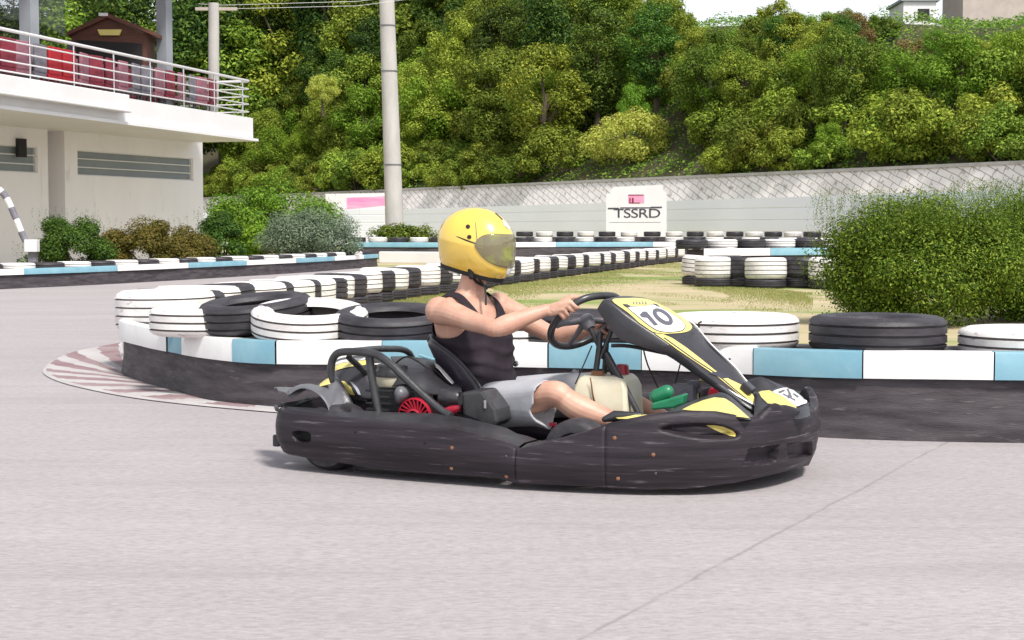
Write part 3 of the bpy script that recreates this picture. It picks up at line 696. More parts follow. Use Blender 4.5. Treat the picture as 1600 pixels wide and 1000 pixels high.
for (d, st, kinds, smin, smax) in ((1.0, 2.0, ['shrub'], .8, 1.25), (2.3, 2.0, ['shrub'], .9, 1.3), (3.4, 2.9, ['mid', 'shrub', 'bright', 'mid'], .7, 1.0), (4.6, 2.6, ['shrub', 'bright', 'shrub'], .8, 1.1), (5.6, 2.2, ['shrub'], 1., 1.5), (6.4, 3.0, ['dark', 'mid', 'dark', 'mid'], .8, 1.1), (7.8, 2.6, ['shrub', 'mid', 'shrub'], .8, 1.3), (9.5, 3.2, ['dark', 'mid', 'bright', 'dark'], .85, 1.15), (13, 3.4, ['mid', 'dark', 'dark'], .85, 1.2), (15, 3.0, ['shrub', 'shrub', 'bright'], .8, 1.3), (17, 3.6, ['dark', 'mid', 'bright'], .9, 1.2), (19, 3.0, ['shrub'], .9, 1.3), (21, 3.8, ['mid', 'dark'], .85, 1.1)):
    s = 0.0
    while s < WL+24:
        p = wallp(s+R1.uniform(-.8, .8), d+R1.uniform(-1, 1)*min(d*.4, 1.3), 0); s += st*R1.uniform(.8, 1.25)
        if not vis(p): continue
        p.z = hz((p-WA).dot(WD), (p-WA).dot(WN))-.1
        u, v = proj(p); k = R1.choice(kinds); f = R1.uniform(smin, smax)
        if u > 1300 and 8 < d < 16 and k != 'bright': k = 'brown' if R1.random() < .55 else 'bright'
        if u > 1060 and d > 7: f *= .62
        if u > 1060 and d > 16: f *= .75
        if u > 1420 and d < 12 and k == 'dark': k = 'bright'
        if 500 < u < 900: f *= 1.1
        if abs(u-978) < 95 and .5 < d < 5.8: continue
        if u > 1040:
            ht = {'dark': 8.2, 'mid': 6.3, 'bright': 4.9, 'brown': 5.2, 'shrub': 2.1, 'yellow': 4}[k]; tv = (26 if u < 1410 else 42)+R1.uniform(-14, 22)-max(0, 1100-u)*.6
            if abs(u-1210) < 25 or abs(u-1300) < 20: tv -= 26
            zm = D(u, tv, p.y).z-p.z
            if zm < .8: continue
            if f*ht*1.1 > zm: f = zm/ht/1.1
            if f < .33: k = 'shrub'; f = min(1.2, zm/2.2)
        place(k, p, (f*R1.uniform(.9, 1.15), f, f*R1.uniform(.9, 1.2)), R1.uniform(0, 6.28))
# big background trees on the left, nearer and taller
for (u, y, k, f) in ((400, 120, 'dark', 2.3), (455, 118, 'mid', 2.2), (520, 116, 'dark', 2.2), (575, 112, 'mid', 1.9), (350, 118, 'mid', 2.4), (640, 112, 'dark', 2.0), (700, 108, 'mid', 2.0), (300, 116, 'dark', 2.4), (480, 135, 'dark', 3.2), (580, 132, 'mid', 3.3), (680, 128, 'dark', 3.0), (760, 122, 'mid', 2.6), (380, 138, 'mid', 3.6), (850, 115, 'dark', 2.1), (930, 110, 'mid', 2.0), (250, 118, 'mid', 2.4), (180, 118, 'dark', 2.5), (100, 118, 'mid', 2.6), (30, 118, 'dark', 2.4), (310, 140, 'dark', 3.4), (120, 142, 'mid', 3.6), (210, 140, 'dark', 3.4)):
    p = D(u, 357, y); d = (p-WA).dot(WN); p.z = hz((p-WA).dot(WD), max(d, 1))-.5
    place(k, p, f*1.0, R1.uniform(0, 6), label='large '+('dark' if k == 'dark' else 'mid green')+' tree towering at the left part of the hillside')
# the round yellow-green tree left of the signboard and others one can point to
def spot(kind, u, v, y, sc, label, var=0):
    if y < 10:
        p = min((D(u, v, yy/4) for yy in range(160, 440)), key=lambda q: abs((q-WA).dot(WN)-y)); y = p.y; p.z = hz((p-WA).dot(WD), (p-WA).dot(WN))-.2
        p.z -= 1.0
    else: p = D(u, v, y)
    place(kind, p, sc, R1.uniform(0, 6), var, label)
spot('yellow', 978, 284, 2.0, (1.08, .95, 1.02), 'round yellow-green tree with spreading crown just above the wall behind the signboard', 0)
spot('bright', 990, 215, 76, (.45, .45, .6), 'small narrow light green tree rising above the round yellow-green one')
spot('bright', 1295, 265, 61, (.38, .38, .42), 'small vivid green sapling above the wall near the right')
spot('yellow', 505, 170, 100, (.5, .5, .6), 'small yellow-green tree among dark ones left of the tall pole', 1)
spot('brown', 1450, 178, 69, (.95, .8, .72), 'wide brownish bush with flat crown high at the right of the hillside', 0)
ug = MB(); Ru = random.Random(77); n_ug = 0
while n_ug < 110000:
    s_ = Ru.uniform(0, WL+20); d_ = Ru.uniform(.2, 30)**1.0; p = wallp(s_, d_, 0)
    p.z = hz(s_, d_); u_, v_ = proj(p)
    if not (300 < u_ < 1860): continue
    if u_ > 1040 and v_ < 30: continue
    lump = max(0, noise.noise(V((s_*.45, d_*.45, 5))))*1.3+.25
    p.z += lump*Ru.random()**.5; nr = V((Ru.gauss(0, .5)-.3, Ru.gauss(0, .5)-.5, 1)).normalized(); a = nr.orthogonal().normalized(); a = Matrix.Rotation(Ru.uniform(0, 6.28), 3, nr) @ a; c2_ = nr.cross(a); L_ = Ru.uniform(.05, .11)
    ug.poly([p-a*L_, p-c2_*L_*.5, p+a*L_, p+c2_*L_*.5]); n_ug += 1
tag(ug.build('undergrowth', LF['bush'], smooth=False, fix=False), 'light green undergrowth covering the slope between the hillside trees', 'undergrowth', kind='stuff')
# hilltop buildings at the right
hb = empty('hilltop_house', D(1425, 50, 82)); tag(hb, 'small white house with flat roof half hidden on the hilltop', 'house')
b = MB(); b.box((0, 0, .6), (1.7, 3, 1.6)); b.build('wall', M['wallw'], hb, smooth=False)
b = MB(); b.box((0, 0, 1.45), (2.0, 3.3, .12)); b.build('roof', M['column'], hb, smooth=False)
b = MB(); b.box((.2, -1.51, .7), (.6, .04, .6)); b.build('window', M['interior'], hb, smooth=False)
hb = empty('hilltop_house', D(1555, 60, 86)); tag(hb, 'large beige building with sloping roof at the top right corner of the hilltop', 'house')
b = MB(); b.box((0, 0, 1.2), (4.8, 4, 3.0)); b.build('wall', M['roof_b'], hb, smooth=False)
b = MB(); b.prism([V((-2.8, -2.4, 2.7)), V((2.8, -2.4, 2.7)), V((1.6, -2.4, 3.7)), V((-1.6, -2.4, 3.7))], (0, 4.8, 0)); b.build('roof', M['roof_b'], hb, smooth=False)

# ---------------------------------------------------------------- bushes near the track
def bush(name, c, r, n, leaf, lk, label, clumps=30, seed=1, up=.35, spikes=0, cat='bush'):
    root = empty(name, c); tag(root, label, cat); b = MB(); R = random.Random(seed)
    cl = crown(b, (0, 0, r[2]*.85), r, n, leaf, seed, clumps=clumps, up=up, dense=1)
    for i in range(spikes):
        a = R.uniform(0, 6.28); q = V((cos(a)*r[0]*R.random()**.5, sin(a)*r[1]*R.random()**.5, r[2]*R.uniform(1.2, 1.75)))
        d = V((R.uniform(-.25, .25), R.uniform(-.25, .25), 1)).normalized()
        for k in range(9):
            p = q+d*k*leaf*.9; s = V((R.uniform(-1, 1), R.uniform(-1, 1), R.uniform(0, .8))).normalized()*leaf*1.3; t = s.cross(d).normalized()*leaf*.28
            b.poly([p, p+s*.5+t, p+s, p+s*.5-t])
    b.build('foliage', LF[lk], root, smooth=False, fix=False)
    t = MB()
    for p, _ in R.sample(cl, min(12, len(cl))): t.tube([V((R.uniform(-.1, .1), R.uniform(-.1, .1), -.05)), p*.5, p], [.03, .02, .008], 5)
    t.build('stems', M['bark'], root); return root
bush('hedge_bush', D(1440, 500, 15.8).xy.to_3d(), (1.18, .8, .74), 100000, .017, 'bush', 'large feathery green bush rising behind the near barrier at the right', 110, 4, spikes=1700)
bush('hedge_bush', D(1625, 500, 16.6).xy.to_3d(), (1.0, .9, .82), 75000, .018, 'bush', 'darker green bush cut off by the right edge of the photo', 110, 5, spikes=1500)
bush('shrub', D(112, 357, 29.6).xy.to_3d(), (.80, .55, .72), 42000, .024, 'deep_green', 'green conifer-like shrub before the white building wall, leftmost of the shrubs', 30, 6, spikes=60)
bush('shrub', D(45, 357, 29).xy.to_3d(), (.30, .3, .28), 3000, .035, 'sage', 'small pale shrub by the striped arm at the left edge', 14, 16, spikes=20)
bush('shrub', D(240, 357, 31.8).xy.to_3d(), (1.28, .7, .64), 46000, .025, 'olive', 'rounded brownish olive shrub before the white building wall', 34, 7, spikes=30)
bush('shrub', D(345, 357, 35).xy.to_3d(), (.62, .5, .78), 20000, .030, 'deep_green', 'dark loose shrub at the right corner of the white building', 24, 8, spikes=60)
bush('shrub', D(398, 357, 44).xy.to_3d(), (.9, .6, .85), 9000, .05, 'bright', 'bright green shrub behind the dark and pale ones', 24, 9, spikes=30)
bush('shrub', D(483, 357, 38.5).xy.to_3d(), (1.48, .8, .80), 34000, .028, 'sage', 'wide pale sage green shrub behind the low barrier', 44, 10, spikes=20)
bush('shrub', D(425, 357, 62).xy.to_3d(), (3.2, 1.2, 1.58), 34000, .06, 'bright', 'large light green shrub mass right of the building below the trees', 40, 12, spikes=30)
bush('hedge', D(635, 357, 51.8).xy.to_3d(), (1.5, .5, .62), 12000, .05, 'mid', 'low clipped green hedge at the foot of the tall pole', 40, 11)
#@@PART3@@
# ---------------------------------------------------------------- building with terrace
bld = empty('terrace_building', (0, 0, 0)); tag(bld, 'two storey white building with open railed terrace at the left edge', 'building')
WQ0, WQ1 = D(0, 357, 33), D(318, 357, 40); WQ0.z = WQ1.z = 0
bd = (WQ1-WQ0).normalized(); bn_ = V((bd.y, -bd.x, 0)); WLn = (WQ1-WQ0).length        # bn_ faces the track
def bp(s, o, z): return WQ0+bd*s+bn_*o+V((0, 0, z))
def su(u):                                            # distance along the wall at photo column u
    k = (u-800)/F; return (k*WQ0.y-WQ0.x)/(bd.x-k*bd.y)
def bbox(b, s0, s1, o0, o1, z0, z1, m=0):
    b.prism([bp(s0, o0, z0), bp(s1, o0, z0), bp(s1, o1, z0), bp(s0, o1, z0)], (0, 0, z1-z0), m)
b = MB()
SL0, SL1 = su(78), su(104); W1 = (su(124), su(304)); W2 = (-1.4, su(62))
for (s0, s1, wz) in ((-9, SL0, W2), (SL1, WLn, W1)):
    bbox(b, s0, wz[0], 0, -.3, 0, 3.25); bbox(b, wz[1], s1, 0, -.3, 0, 3.25); bbox(b, wz[0], wz[1], 0, -.3, 0, 2.22); bbox(b, wz[0], wz[1], 0, -.3, 2.80, 3.25)
bbox(b, SL0, SL1, -.75, -.95, 0, 3.25); bbox(b, SL0-.3, SL0, -.3, -.75, 0, 3.25); bbox(b, SL1, SL1+.3, -.3, -.75, 0, 3.25)
bbox(b, WLn-.3, WLn, -.3, -6, 0, 3.25); bbox(b, -9, WLn-.3, -5.7, -6, 0, 3.25)
b.build('wall', M['wall'], bld, smooth=False)
for (a0, a1) in (W1, W2):
    fm = MB()
    for z in (2.22, 2.40, 2.595, 2.775): bbox(fm, a0, a1, -.03, -.09, z, z+.025)
    bbox(fm, a0, a0+.04, -.03, -.1, 2.22, 2.80); bbox(fm, a1-.04, a1, -.03, -.1, 2.22, 2.80)
    wf = fm.build('window', M['wallw'], bld, smooth=False); q = MB(); bbox(q, a0, a1, -.10, -.12, 2.22, 2.80); q.build('pane', M['louvre'], wf, smooth=False)
lb = MB(); bbox(lb, su(28), su(40), .10, .004, 2.55, 2.95); lb.build('wall_lamp', M['interior'], bld, smooth=False)
E0, E1 = D(0, 357, 28.5), D(397, 357, 39); E0.z = E1.z = 0
ed = (E1-E0).normalized(); en = V((ed.y, -ed.x, 0)); EL = (E1-E0).length
def ep(s, o, z): return E0+ed*s+en*o+V((0, 0, z))
def ebox(b, s0, s1, o0, o1, z0, z1, m=0): b.prism([ep(s0, o0, z0), ep(s1, o0, z0), ep(s1, o1, z0), ep(s0, o1, z0)], (0, 0, z1-z0), m)
b = MB(); ebox(b, -6, EL, 0, -.18, 3.27, 3.78); ebox(b, EL-.18, EL, -.18, -6.5, 3.27, 3.78); b.build('terrace_edge', M['wallw'], bld, smooth=False)
b = MB(); ebox(b, -6, EL+.10, .10, -7, 3.20, 3.265); b.build('soffit', M['wallw'], bld, smooth=False)
b = MB(); ebox(b, -6, EL-.19, -.19, -6.5, 3.45, 3.60); b.build('terrace_floor', M['concrete'], bld, smooth=False)
def se(u): k = (u-800)/F; return (k*E0.y-E0.x)/(ed.x-k*ed.y)
b = MB(); ebox(b, -6, se(191), .24, .003, 3.50, 3.815); ebox(b, -6, se(191)+.02, .28, .003, 3.44, 3.50); b.build('fascia_box', M['wallw'], bld, smooth=False, bevel=.02)
b = MB()
RZ = [4.70, 4.50, 4.31, 4.12, 3.93]
for i, z in enumerate(RZ):
    r = .034 if i == 0 else .016
    b.tube([ep(-6, -.06, z), ep(EL-.12, -.06, z), ep(EL-.06, -.10, z), ep(EL-.06, -3.2, z)], r, 8)
b.build('railing', M['rail'], bld)
s = -5.0
while s < EL:
    b = MB(); b.tube([ep(s, -.085, 3.75), ep(s, -.085, 4.69)], .02, 8); b.build('rail_post', M['chrome'], bld); s += 1.55
b = MB(); ebox(b, -6, EL, .3, -7, 7.2, 7.5); b.build('roof', M['wallw'], bld, smooth=False)
for u in (93, 298, -60):
    b = MB(); s = se(u); ebox(b, s, s+.30, -.55, -.80, 3.6, 7.2); b.build('column', M['column'], bld, smooth=False)
b = MB(); ebox(b, -3, .35, -1.0, -1.3, 3.6, 7.2); b.build('side_wall', M['maroon'], bld, smooth=False)
b = MB(); ebox(b, -1.0, se(255), -3.6, -3.7, 3.6, 4.95); b.build('back_counter', M['interior'], bld, smooth=False)
b = MB(); ebox(b, se(120), se(283), -2.9, -2.93, 3.6, 7.2); b.build('glass_screen', M['glass'], bld, smooth=False)
for u in (236, 252):
    b = MB(); s = se(u); ebox(b, s+1.2, s+1.36, -2.6, -2.75, 3.6, 5.35); b.build('column', M['column'], bld, smooth=False)
# gabled wooden kiosk on the terrace
kk = empty('wooden_kiosk', ep(6.5, -2.2, 3.6)); tag(kk, 'small dark brown gabled wooden kiosk standing on the terrace behind the railing', 'kiosk')
kx = V((1, .10, 0)).normalized(); 
def kpt(u, v, off=0): q = D(u, v, kk.location.y+off)-kk.location; return q
b = MB(); b.prism([kpt(112, 130), kpt(228, 130), kpt(228, 52), kpt(112, 45)], (0, .9, 0)); b.build('body', M['brown'], kk, smooth=False)
b = MB(); b.prism([kpt(104, 50, -.2), kpt(167, 20, -.2), kpt(242, 50, -.2), kpt(242, 56, -.2), kpt(167, 27, -.2), kpt(104, 56, -.2)], (0, 1.3, 0)); b.build('roof', M['brown'], kk, smooth=False)
b = MB(); b.prism([kpt(112, 54, -.02), kpt(167, 27, -.02), kpt(228, 54, -.02)], (0, .05, 0)); b.build('gable_board', M['brown'], kk, smooth=False)
b = MB(); b.prism([kpt(120, 104, -.03), kpt(222, 104, -.03), kpt(222, 68, -.03), kpt(120, 62, -.03)], (0, .02, 0)); b.build('opening', M['interior'], kk, smooth=False)
b = MB(); b.prism([kpt(152, 46, -.1), kpt(156, 55, -.1), kpt(186, 55, -.1), kpt(190, 46, -.1)], (0, .06, 0)); b.build('lamp_shade', M['yellow'], kk, smooth=False)
b = MB(); b.prism([kpt(154, 25, -.24), kpt(168, 25, -.24), kpt(168, 20, -.24), kpt(154, 20, -.24)], (0, .06, 0)); b.build('ridge_lamp', M['rail'], kk, smooth=False)
# terrace chairs
CH = {}
def chair(col, loc, rz, lab):
    if col not in CH:
        r = empty('terrace_chair')
        b = MB(); b.box((0, 0, .43), (.44, .44, .09)); b.build('seat', M[col], r, smooth=False, bevel=.02)
        b = MB(); b.box((0, .20, .74), (.42, .07, .56)); b.build('backrest', M[col], r, smooth=False, bevel=.025)
        for x in (-.18, .18):
            for y in (-.18, .18): b = MB(); b.tube([(x, y, 0), (x, y, .40)], .016, 6); b.build('leg', M['steel'], r)
        CH[col] = r; o = r
    else:
        o = CH[col].copy(); COL.objects.link(o)
        for ch in CH[col].children: c = ch.copy(); c.parent = o; COL.objects.link(c)
    o.location = loc; o.rotation_euler = (0, 0, rz); tag(o, lab, 'chair', 'terrace chairs behind the railing'); return o
CN = {'maroon': 'maroon', 'scarlet': 'scarlet', 'pinkish': 'dusty pink', 'greyfab': 'slate grey'}
seq = ['maroon', 'greyfab', 'scarlet', 'maroon', 'pinkish', 'greyfab', 'scarlet', 'scarlet', 'pinkish', 'maroon', 'maroon', 'pinkish', 'greyfab', 'greyfab', 'pinkish', 'maroon', 'pinkish', 'greyfab', 'pinkish', 'maroon', 'pinkish', 'scarlet']
ang = atan2(ed.y, ed.x); cnt = {}
for row in range(2):
    for i in range(20 if row == 0 else 18):
        s = -.7+i*.53+row*.24
        if s > EL-.7: break
        c = seq[(i+row*5) % len(seq)]; cnt[(c, row)] = cnt.get((c, row), 0)+1
        chair(c, ep(s, -.55-row*.75, 3.60+.0), ang+pi+random.uniform(-.2, .2), f'{ordinal(cnt[(c,row)]-1)} {CN[c]} chair from the left in the {"front" if row==0 else "rear"} row behind the terrace railing')
# striped curved arm at the left edge
ar = empty('striped_arm', D(46, 357, 27.4)); ar.location.z = 0; tag(ar, 'white and grey striped curved barrier arm on a small box at the left edge', 'barrier arm')
pts = catmull([D(-2, 296, 27.4), D(8, 306, 27.4), D(20, 330, 27.4), D(33, 362, 27.4), D(44, 385, 27.4)], 5); pts = [p-ar.location for p in pts]
b = MB()
for i in range(len(pts)-1): b.tube([pts[i], pts[i+1]], [.06, .06], 10, 1 if (i//3) % 2 else 0)
b.build('arm', [M['wallw'], M['greyfab']], ar)
b = MB(); b.box(D(50, 384, 27.4)-ar.location, (.22, .2, .22)); b.build('counterweight', M['wallw'], ar, smooth=False, bevel=.01)
b = MB(); q = D(50, 392, 27.4)-ar.location; b.box((q.x, q.y+.05, q.z/2), (.14, .14, q.z)); b.build('stand', M['greyfab'], ar, smooth=False, bevel=.01)
# ================================================================ kart (built in its own frame: x forward, y away from the camera, z up)
kart = empty('go_kart', KO, -KA); tag(kart, 'black and yellow racing go-kart with number 10 panel, cornering beside the barrier', 'go-kart')
class Surf:
    def __init__(s, fn, ns, nt, s0=0, s1=1, t0=0, t1=1, front=True):
        s.fn = fn; s.tab = []; s.ds = (s1-s0)/ns; s.dt = (t1-t0)/nt; s.lim = (s0, s1, t0, t1)
        for i in range(ns+1):
            for j in range(nt+1):
                a, c = lerp(s0, s1, i/ns), lerp(t0, t1, j/nt); p = fn(a, c)
                if p is None: continue
                s.tab.append((a, c)+proj(KW(p)))
    def inv(s, u, v):
        a, c, uu, vv = min(s.tab, key=lambda q: (q[2]-u)**2+(q[3]-v)**2)
        for _ in range(4):
            uu, vv = proj(KW(s.fn(a, c))); h = 1e-3
            ua, va = proj(KW(s.fn(a+h, c))); uc, vc = proj(KW(s.fn(a, c+h)))
            J = ((ua-uu)/h, (uc-uu)/h, (va-vv)/h, (vc-vv)/h); dt = J[0]*J[3]-J[1]*J[2]
            if abs(dt) < 1e-6: break
            du, dv = u-uu, v-vv; da = (du*J[3]-J[1]*dv)/dt; dc = (J[0]*dv-J[2]*du)/dt
            a += max(-.05, min(.05, da)); c += max(-.05, min(.05, dc)); a = max(s.lim[0], min(s.lim[1], a)); c = max(s.lim[2], min(s.lim[3], c))
        return a, c
    def nrm(s, a, c):
        h = 1e-3; p = s.fn(a, c); n = (s.fn(a+h, c)-p).cross(s.fn(a, c+h)-p)
        if n.length < 1e-12: return V((0, -1, 0))
        n.normalize(); W = KW(p); view = V((0, 0, CAMZ))-W; nw_ = HX*n.x+NX*n.y+V((0, 0, n.z))
        return n if nw_.dot(view) > 0 else -n
    def decal(s, poly, name, m, parent, off=.002, step=1.2, cols=8):
        v0, v1 = min(p[1] for p in poly), max(p[1] for p in poly); n = max(3, int((v1-v0)/step)); b = MB(); n_ = len(poly)
        rows = []
        for i in range(n+1):
            v = lerp(v0+.02, v1-.02, i/n); xs = []
            for k in range(n_):
                (x1, y1), (x2, y2) = poly[k], poly[(k+1) % n_]
                if (y1 > v) != (y2 > v): xs.append(x1+(x2-x1)*(v-y1)/(y2-y1))
            if len(xs) < 2: continue
            x0, x1_ = min(xs), max(xs); r = []
            for j in range(cols+1):
                a, c = s.inv(lerp(x0, x1_, j/cols), v); r.append(s.fn(a, c)+s.nrm(a, c)*off)
            rows.append(r)
        b.grid(rows); return b.build(name, m, parent, fix=False)
def part(b, name, m, parent=None, **k): return b.build(name, m, parent or kart, **k)
def inpoly(u, v, P):
    c = False; n = len(P)
    for i in range(n):
        x1, y1 = P[i]; x2, y2 = P[(i+1) % n]
        if (y1 > v) != (y2 > v) and u < (x2-x1)*(v-y1)/(y2-y1)+x1: c = not c
    return c
def pdist(u, v, P):
    best = 1e9; n = len(P)
    for i in range(n):
        x1, y1 = P[i]; x2, y2 = P[(i+1) % n]; L = (x2-x1)**2+(y2-y1)**2; t = max(0, min(1, ((u-x1)*(x2-x1)+(v-y1)*(y2-y1))/L)); best = min(best, sqrt((u-x1-t*(x2-x1))**2+(v-y1-t*(y2-y1))**2))
    return best if inpoly(u, v, P) else -best
def c4(*pts): return [(840+x/2.857, 430+y/2.857) for x, y in pts]
def c2(*pts): return [(420+x/4, 520+y/4) for x, y in pts]
def c5(*pts): return [(920+x/8, 440+y/8) for x, y in pts]
def c3(*pts): return [(640+x/4.547, 480+y/4.547) for x, y in pts]
def c1(*pts): return [(640+x/5, 300+y/5) for x, y in pts]
def sm(pts, n=6): return [(p.x, p.y) for p in catmull([V((a, c, 0)) for a, c in pts], n, True)]
HP = [(-1.05, 0), (-1.05, -.25), (-1.045, -.50), (-1.015, -.61), (-.93, -.655), (-.75, -.685), (-.4, -.722), (.1, -.742), (.45, -.715), (.68, -.65), (.87, -.55), (1.0, -.39), (1.07, -.20), (1.095, 0)]
hp = catmull([V((a, c, 0)) for a, c in HP], 90)
pts = [hp[0]]; acc = 0
for a, c in zip(hp, hp[1:]):
    acc += (c-a).length
    if acc >= .0045: pts.append(c); acc = 0
hp = pts; NH = len(hp); hn = []
for i in range(NH):
    t = (hp[min(i+1, NH-1)]-hp[max(i-1, 0)]).normalized(); hn.append(V((-t.y, t.x, 0))*-1)   # outward
    if hn[-1].dot(hp[i]) < 0: hn[-1] = -hn[-1]
TOP = [(433, 640), (457, 644), (545, 654), (645, 662), (695, 670), (745, 681), (795, 695), (808, 701), (812, 702), (840, 696), (875, 687), (910, 677), (943, 665), (947, 664), (980, 656), (1015, 649), (1064, 643), (1120, 644), (1155, 650), (1174, 654), (1188, 651), (1198, 641), (1206, 634), (1217, 631), (1227, 635), (1238, 644), (1247, 648), (1256, 646), (1266, 638), (1273, 628), (1280, 618)]
BOT = [(435, 706), (445, 711), (490, 719), (595, 734), (695, 741), (770, 747), (805, 757), (812, 758), (840, 758), (945, 763), (1015, 767), (1085, 764), (1155, 755), (1190, 748), (1225, 740), (1260, 730), (1275, 727)]
def zat(P, v):                                # height at local plan point P seen on photo row v
    W = KW(P); u, _ = proj(W); d = ray(u, v)
    t = (W.x*d.x+W.y*d.y)/(d.x*d.x+d.y*d.y); return CAMZ+d.z*t
slot = sm([(460, 682), (461, 675), (468, 673), (480, 674), (487, 679), (487, 688), (480, 691), (467, 690)])
oval = sm(c4((536, 690), (575, 668), (640, 660), (740, 657), (830, 668), (890, 695), (900, 715), (880, 732), (800, 736), (700, 730), (600, 712)))
pk1 = c4((935, 775), (1072, 757), (1064, 830), (915, 850)); pk2 = c4((1100, 752), (1212, 742), (1228, 805), (1120, 822))
ycr = sm(c4((750, 664), (820, 668), (880, 695), (888, 718), (850, 716), (800, 690)))
NR = 58
def wallgrid():
    G_ = []; Y_ = []; zq = None
    for i in range(NH):
        P, n = hp[i], hn[i]; u, _ = proj(KW(P)); x = P.x
        if i < NH*.22 and x < -1.0: zt = lerp(.285, .255, min(1, -P.y/.5)); zb = .075 if P.y > -.5 else lerp(.075, .07, 1)
        else: zt = zat(P, interp(TOP, u)); zb = zat(P, interp(BOT, u))
        if x > 0 and P.y > -.30: zq = G_[-1][NR].z if zq is None else zq; zt = lerp(zq, .285, sstep(-.30, -.10, P.y))
        zb = max(zb, .022); row = []; yr = []
        for j in range(NR+1):
            t = j/NR; z = lerp(zb, zt, t); off = .014*sin(pi*min(1, t*1.05))-.02*(1-t)**3-.012*max(0, (t-.93)/.07)**2
            off += .0014*noise.noise(V((x*3, z*12, P.y*3)))
            uu, vv = proj(KW(P+V((0, 0, z)))); dd = 0; yy = 0
            if uu > 1010 or uu < 500:
                for (pl, dep, soft) in ((slot, .035, 1.6), (oval, .036, 9), (pk1, .030, 1.8), (pk2, .030, 1.8)):
                    if min(q[0] for q in pl)-5 < uu < max(q[0] for q in pl)+5 and min(q[1] for q in pl)-5 < vv < max(q[1] for q in pl)+5:
                        s_ = pdist(uu, vv, pl); dd += dep*sstep(-.5, soft, s_)
                
                if inpoly(uu, vv, slot) and dd > .02: yy = 2
            row.append(P+n*(off-dd)+V((0, 0, z))); yr.append(yy)
        # folded-over top flange
        q = row[-1]; row += [q-n*.010+V((0, 0, .002)), q-n*.022-V((0, 0, .004)), q-n*.024-V((0, 0, .05))]; yr += [0]*3
        G_.append(row); Y_.append(yr)
    return G_, Y_
WG, WY = wallgrid()
iA = min(range(NH), key=lambda i: abs(hp[i].x-.098)+(0 if hp[i].y < -.6 else 9)); iB = min(range(NH), key=lambda i: abs(hp[i].x-.447)+(0 if hp[i].y < -.6 else 9)); iR = min(range(NH), key=lambda i: abs(hp[i].y+.60)+(0 if hp[i].x < -.9 else 9))
for mir in (1, -1):
    for (i0, i1, nm) in ((0, iR, 'rear_bumper'), (iR, iA, 'side_bumper'), (iA, iB, 'side_bumper'), (iB, NH-1, 'front_bumper')):
        if nm in ('rear_bumper', 'front_bumper') and mir == -1: continue
        rows = [[p.copy() for p in r] for r in WG[i0:i1+1]]; ym = WY[i0:i1+1]
        if nm != 'rear_bumper' and i0 > 0:
            for r, k in ((rows[0], 1), (rows[1], .35)):
                for p in r: p -= hn[i0]*.006*k
        if i1 < NH-1:
            for r in (rows[-1],):
                for p in r: p -= hn[i1]*.006
        if nm == 'front_bumper': rows = rows+[[V((p.x, -p.y, p.z)) for p in r] for r in rows[-2::-1]]; ym = ym+ym[-2::-1]
        if nm == 'rear_bumper': rows = [[V((p.x, -p.y, p.z)) for p in r] for r in rows[:0:-1]]+rows; ym = ym[:0:-1]+ym
        if mir == -1: rows = [[V((p.x, -p.y, p.z)) for p in r] for r in rows]
        b = MB(); b.grid(rows, mf=lambda i, j: ym[i][j] if j < NR else 0); part(b, nm, [M['plastic'], M['yellow'], M['dark']], angle=50)
def wallpoint(u, v):
    best = None
    for i in range(NH):
        if hp[i].x < -1.0: continue
        uu, _ = proj(KW(hp[i]+V((0, 0, .1))))
        if abs(uu-u) < 6:
            for j in range(NR+1):
                q = WG[i][j]; a, c = proj(KW(q)); e = (a-u)**2+(c-v)**2
                if best is None or e < best[0]: best = (e, q, hn[i])
    return best[1], best[2]
for (u, v, m) in ((705, 700, 'rust'), (706, 732, 'rust'), (791, 713, 'steel'), (791, 744, 'rust'), (961, 685, 'rust'), (1020, 711, 'rust'), (966, 747, 'rust'), (556, 706, 'dark'), (556, 674, 'dark'), (664, 691, 'dark'), (1024, 741, 'steel')):
    q, n = wallpoint(u, v); b = MB(); r = .0075 if m == 'rust' else .0055
    t = n.orthogonal().normalized(); b.tube([q-n*.004, q+n*.0015, q+n*.0035], [r, r, r*.55], 12); part(b, 'bolt', M[m])
# sill plates over the side pods, floor, frame
def ztop(x):
    i = min(range(NH), key=lambda k: abs(hp[k].x-x)+(0 if hp[k].y < -.5 else 9)); return WG[i][NR]
for mir in (1, -1):
    for (x0, x1) in ((-.98, .095), (.105, .44)):
        rows = []
        for k in range(26):
            x = lerp(x0, x1, k/25); q = ztop(x)
            yi = -.50 if x > -.6 else lerp(-.60, -.50, sstep(-.85, -.6, x))
            zi = q.z+.012*sin(k*.5)*.3+(.012 if x < 0 else .0)
            rows.append([V((x, mir*(q.y+.02), q.z-.006)), V((x, mir*lerp(q.y+.02, yi, .35), q.z+.004)), V((x, mir*yi, zi)), V((x, mir*(yi+.015), zi-.03)), V((x, mir*(yi+.03), .06))])
        b = MB(); b.grid(rows); part(b, 'side_pod', M['plastic2'], angle=50)
b = MB(); b.box((.22, 0, .055), (1.2, .62, .012)); part(b, 'floor_tray', M['steel'], smooth=False, bevel=.003)
b = MB()
for sgn in (-1, 1):
    b.tube(catmull([(-.95, sgn*.30, .09), (-.3, sgn*.33, .07), (.35, sgn*.32, .07), (.85, sgn*.22, .09), (.98, sgn*.1, .10)], 6), .015, 10)
    b.tube(catmull([(-.55, sgn*.33, .08), (-.5, sgn*.5, .09), (0, sgn*.55, .09), (.1, sgn*.33, .08)], 6), .012, 8)
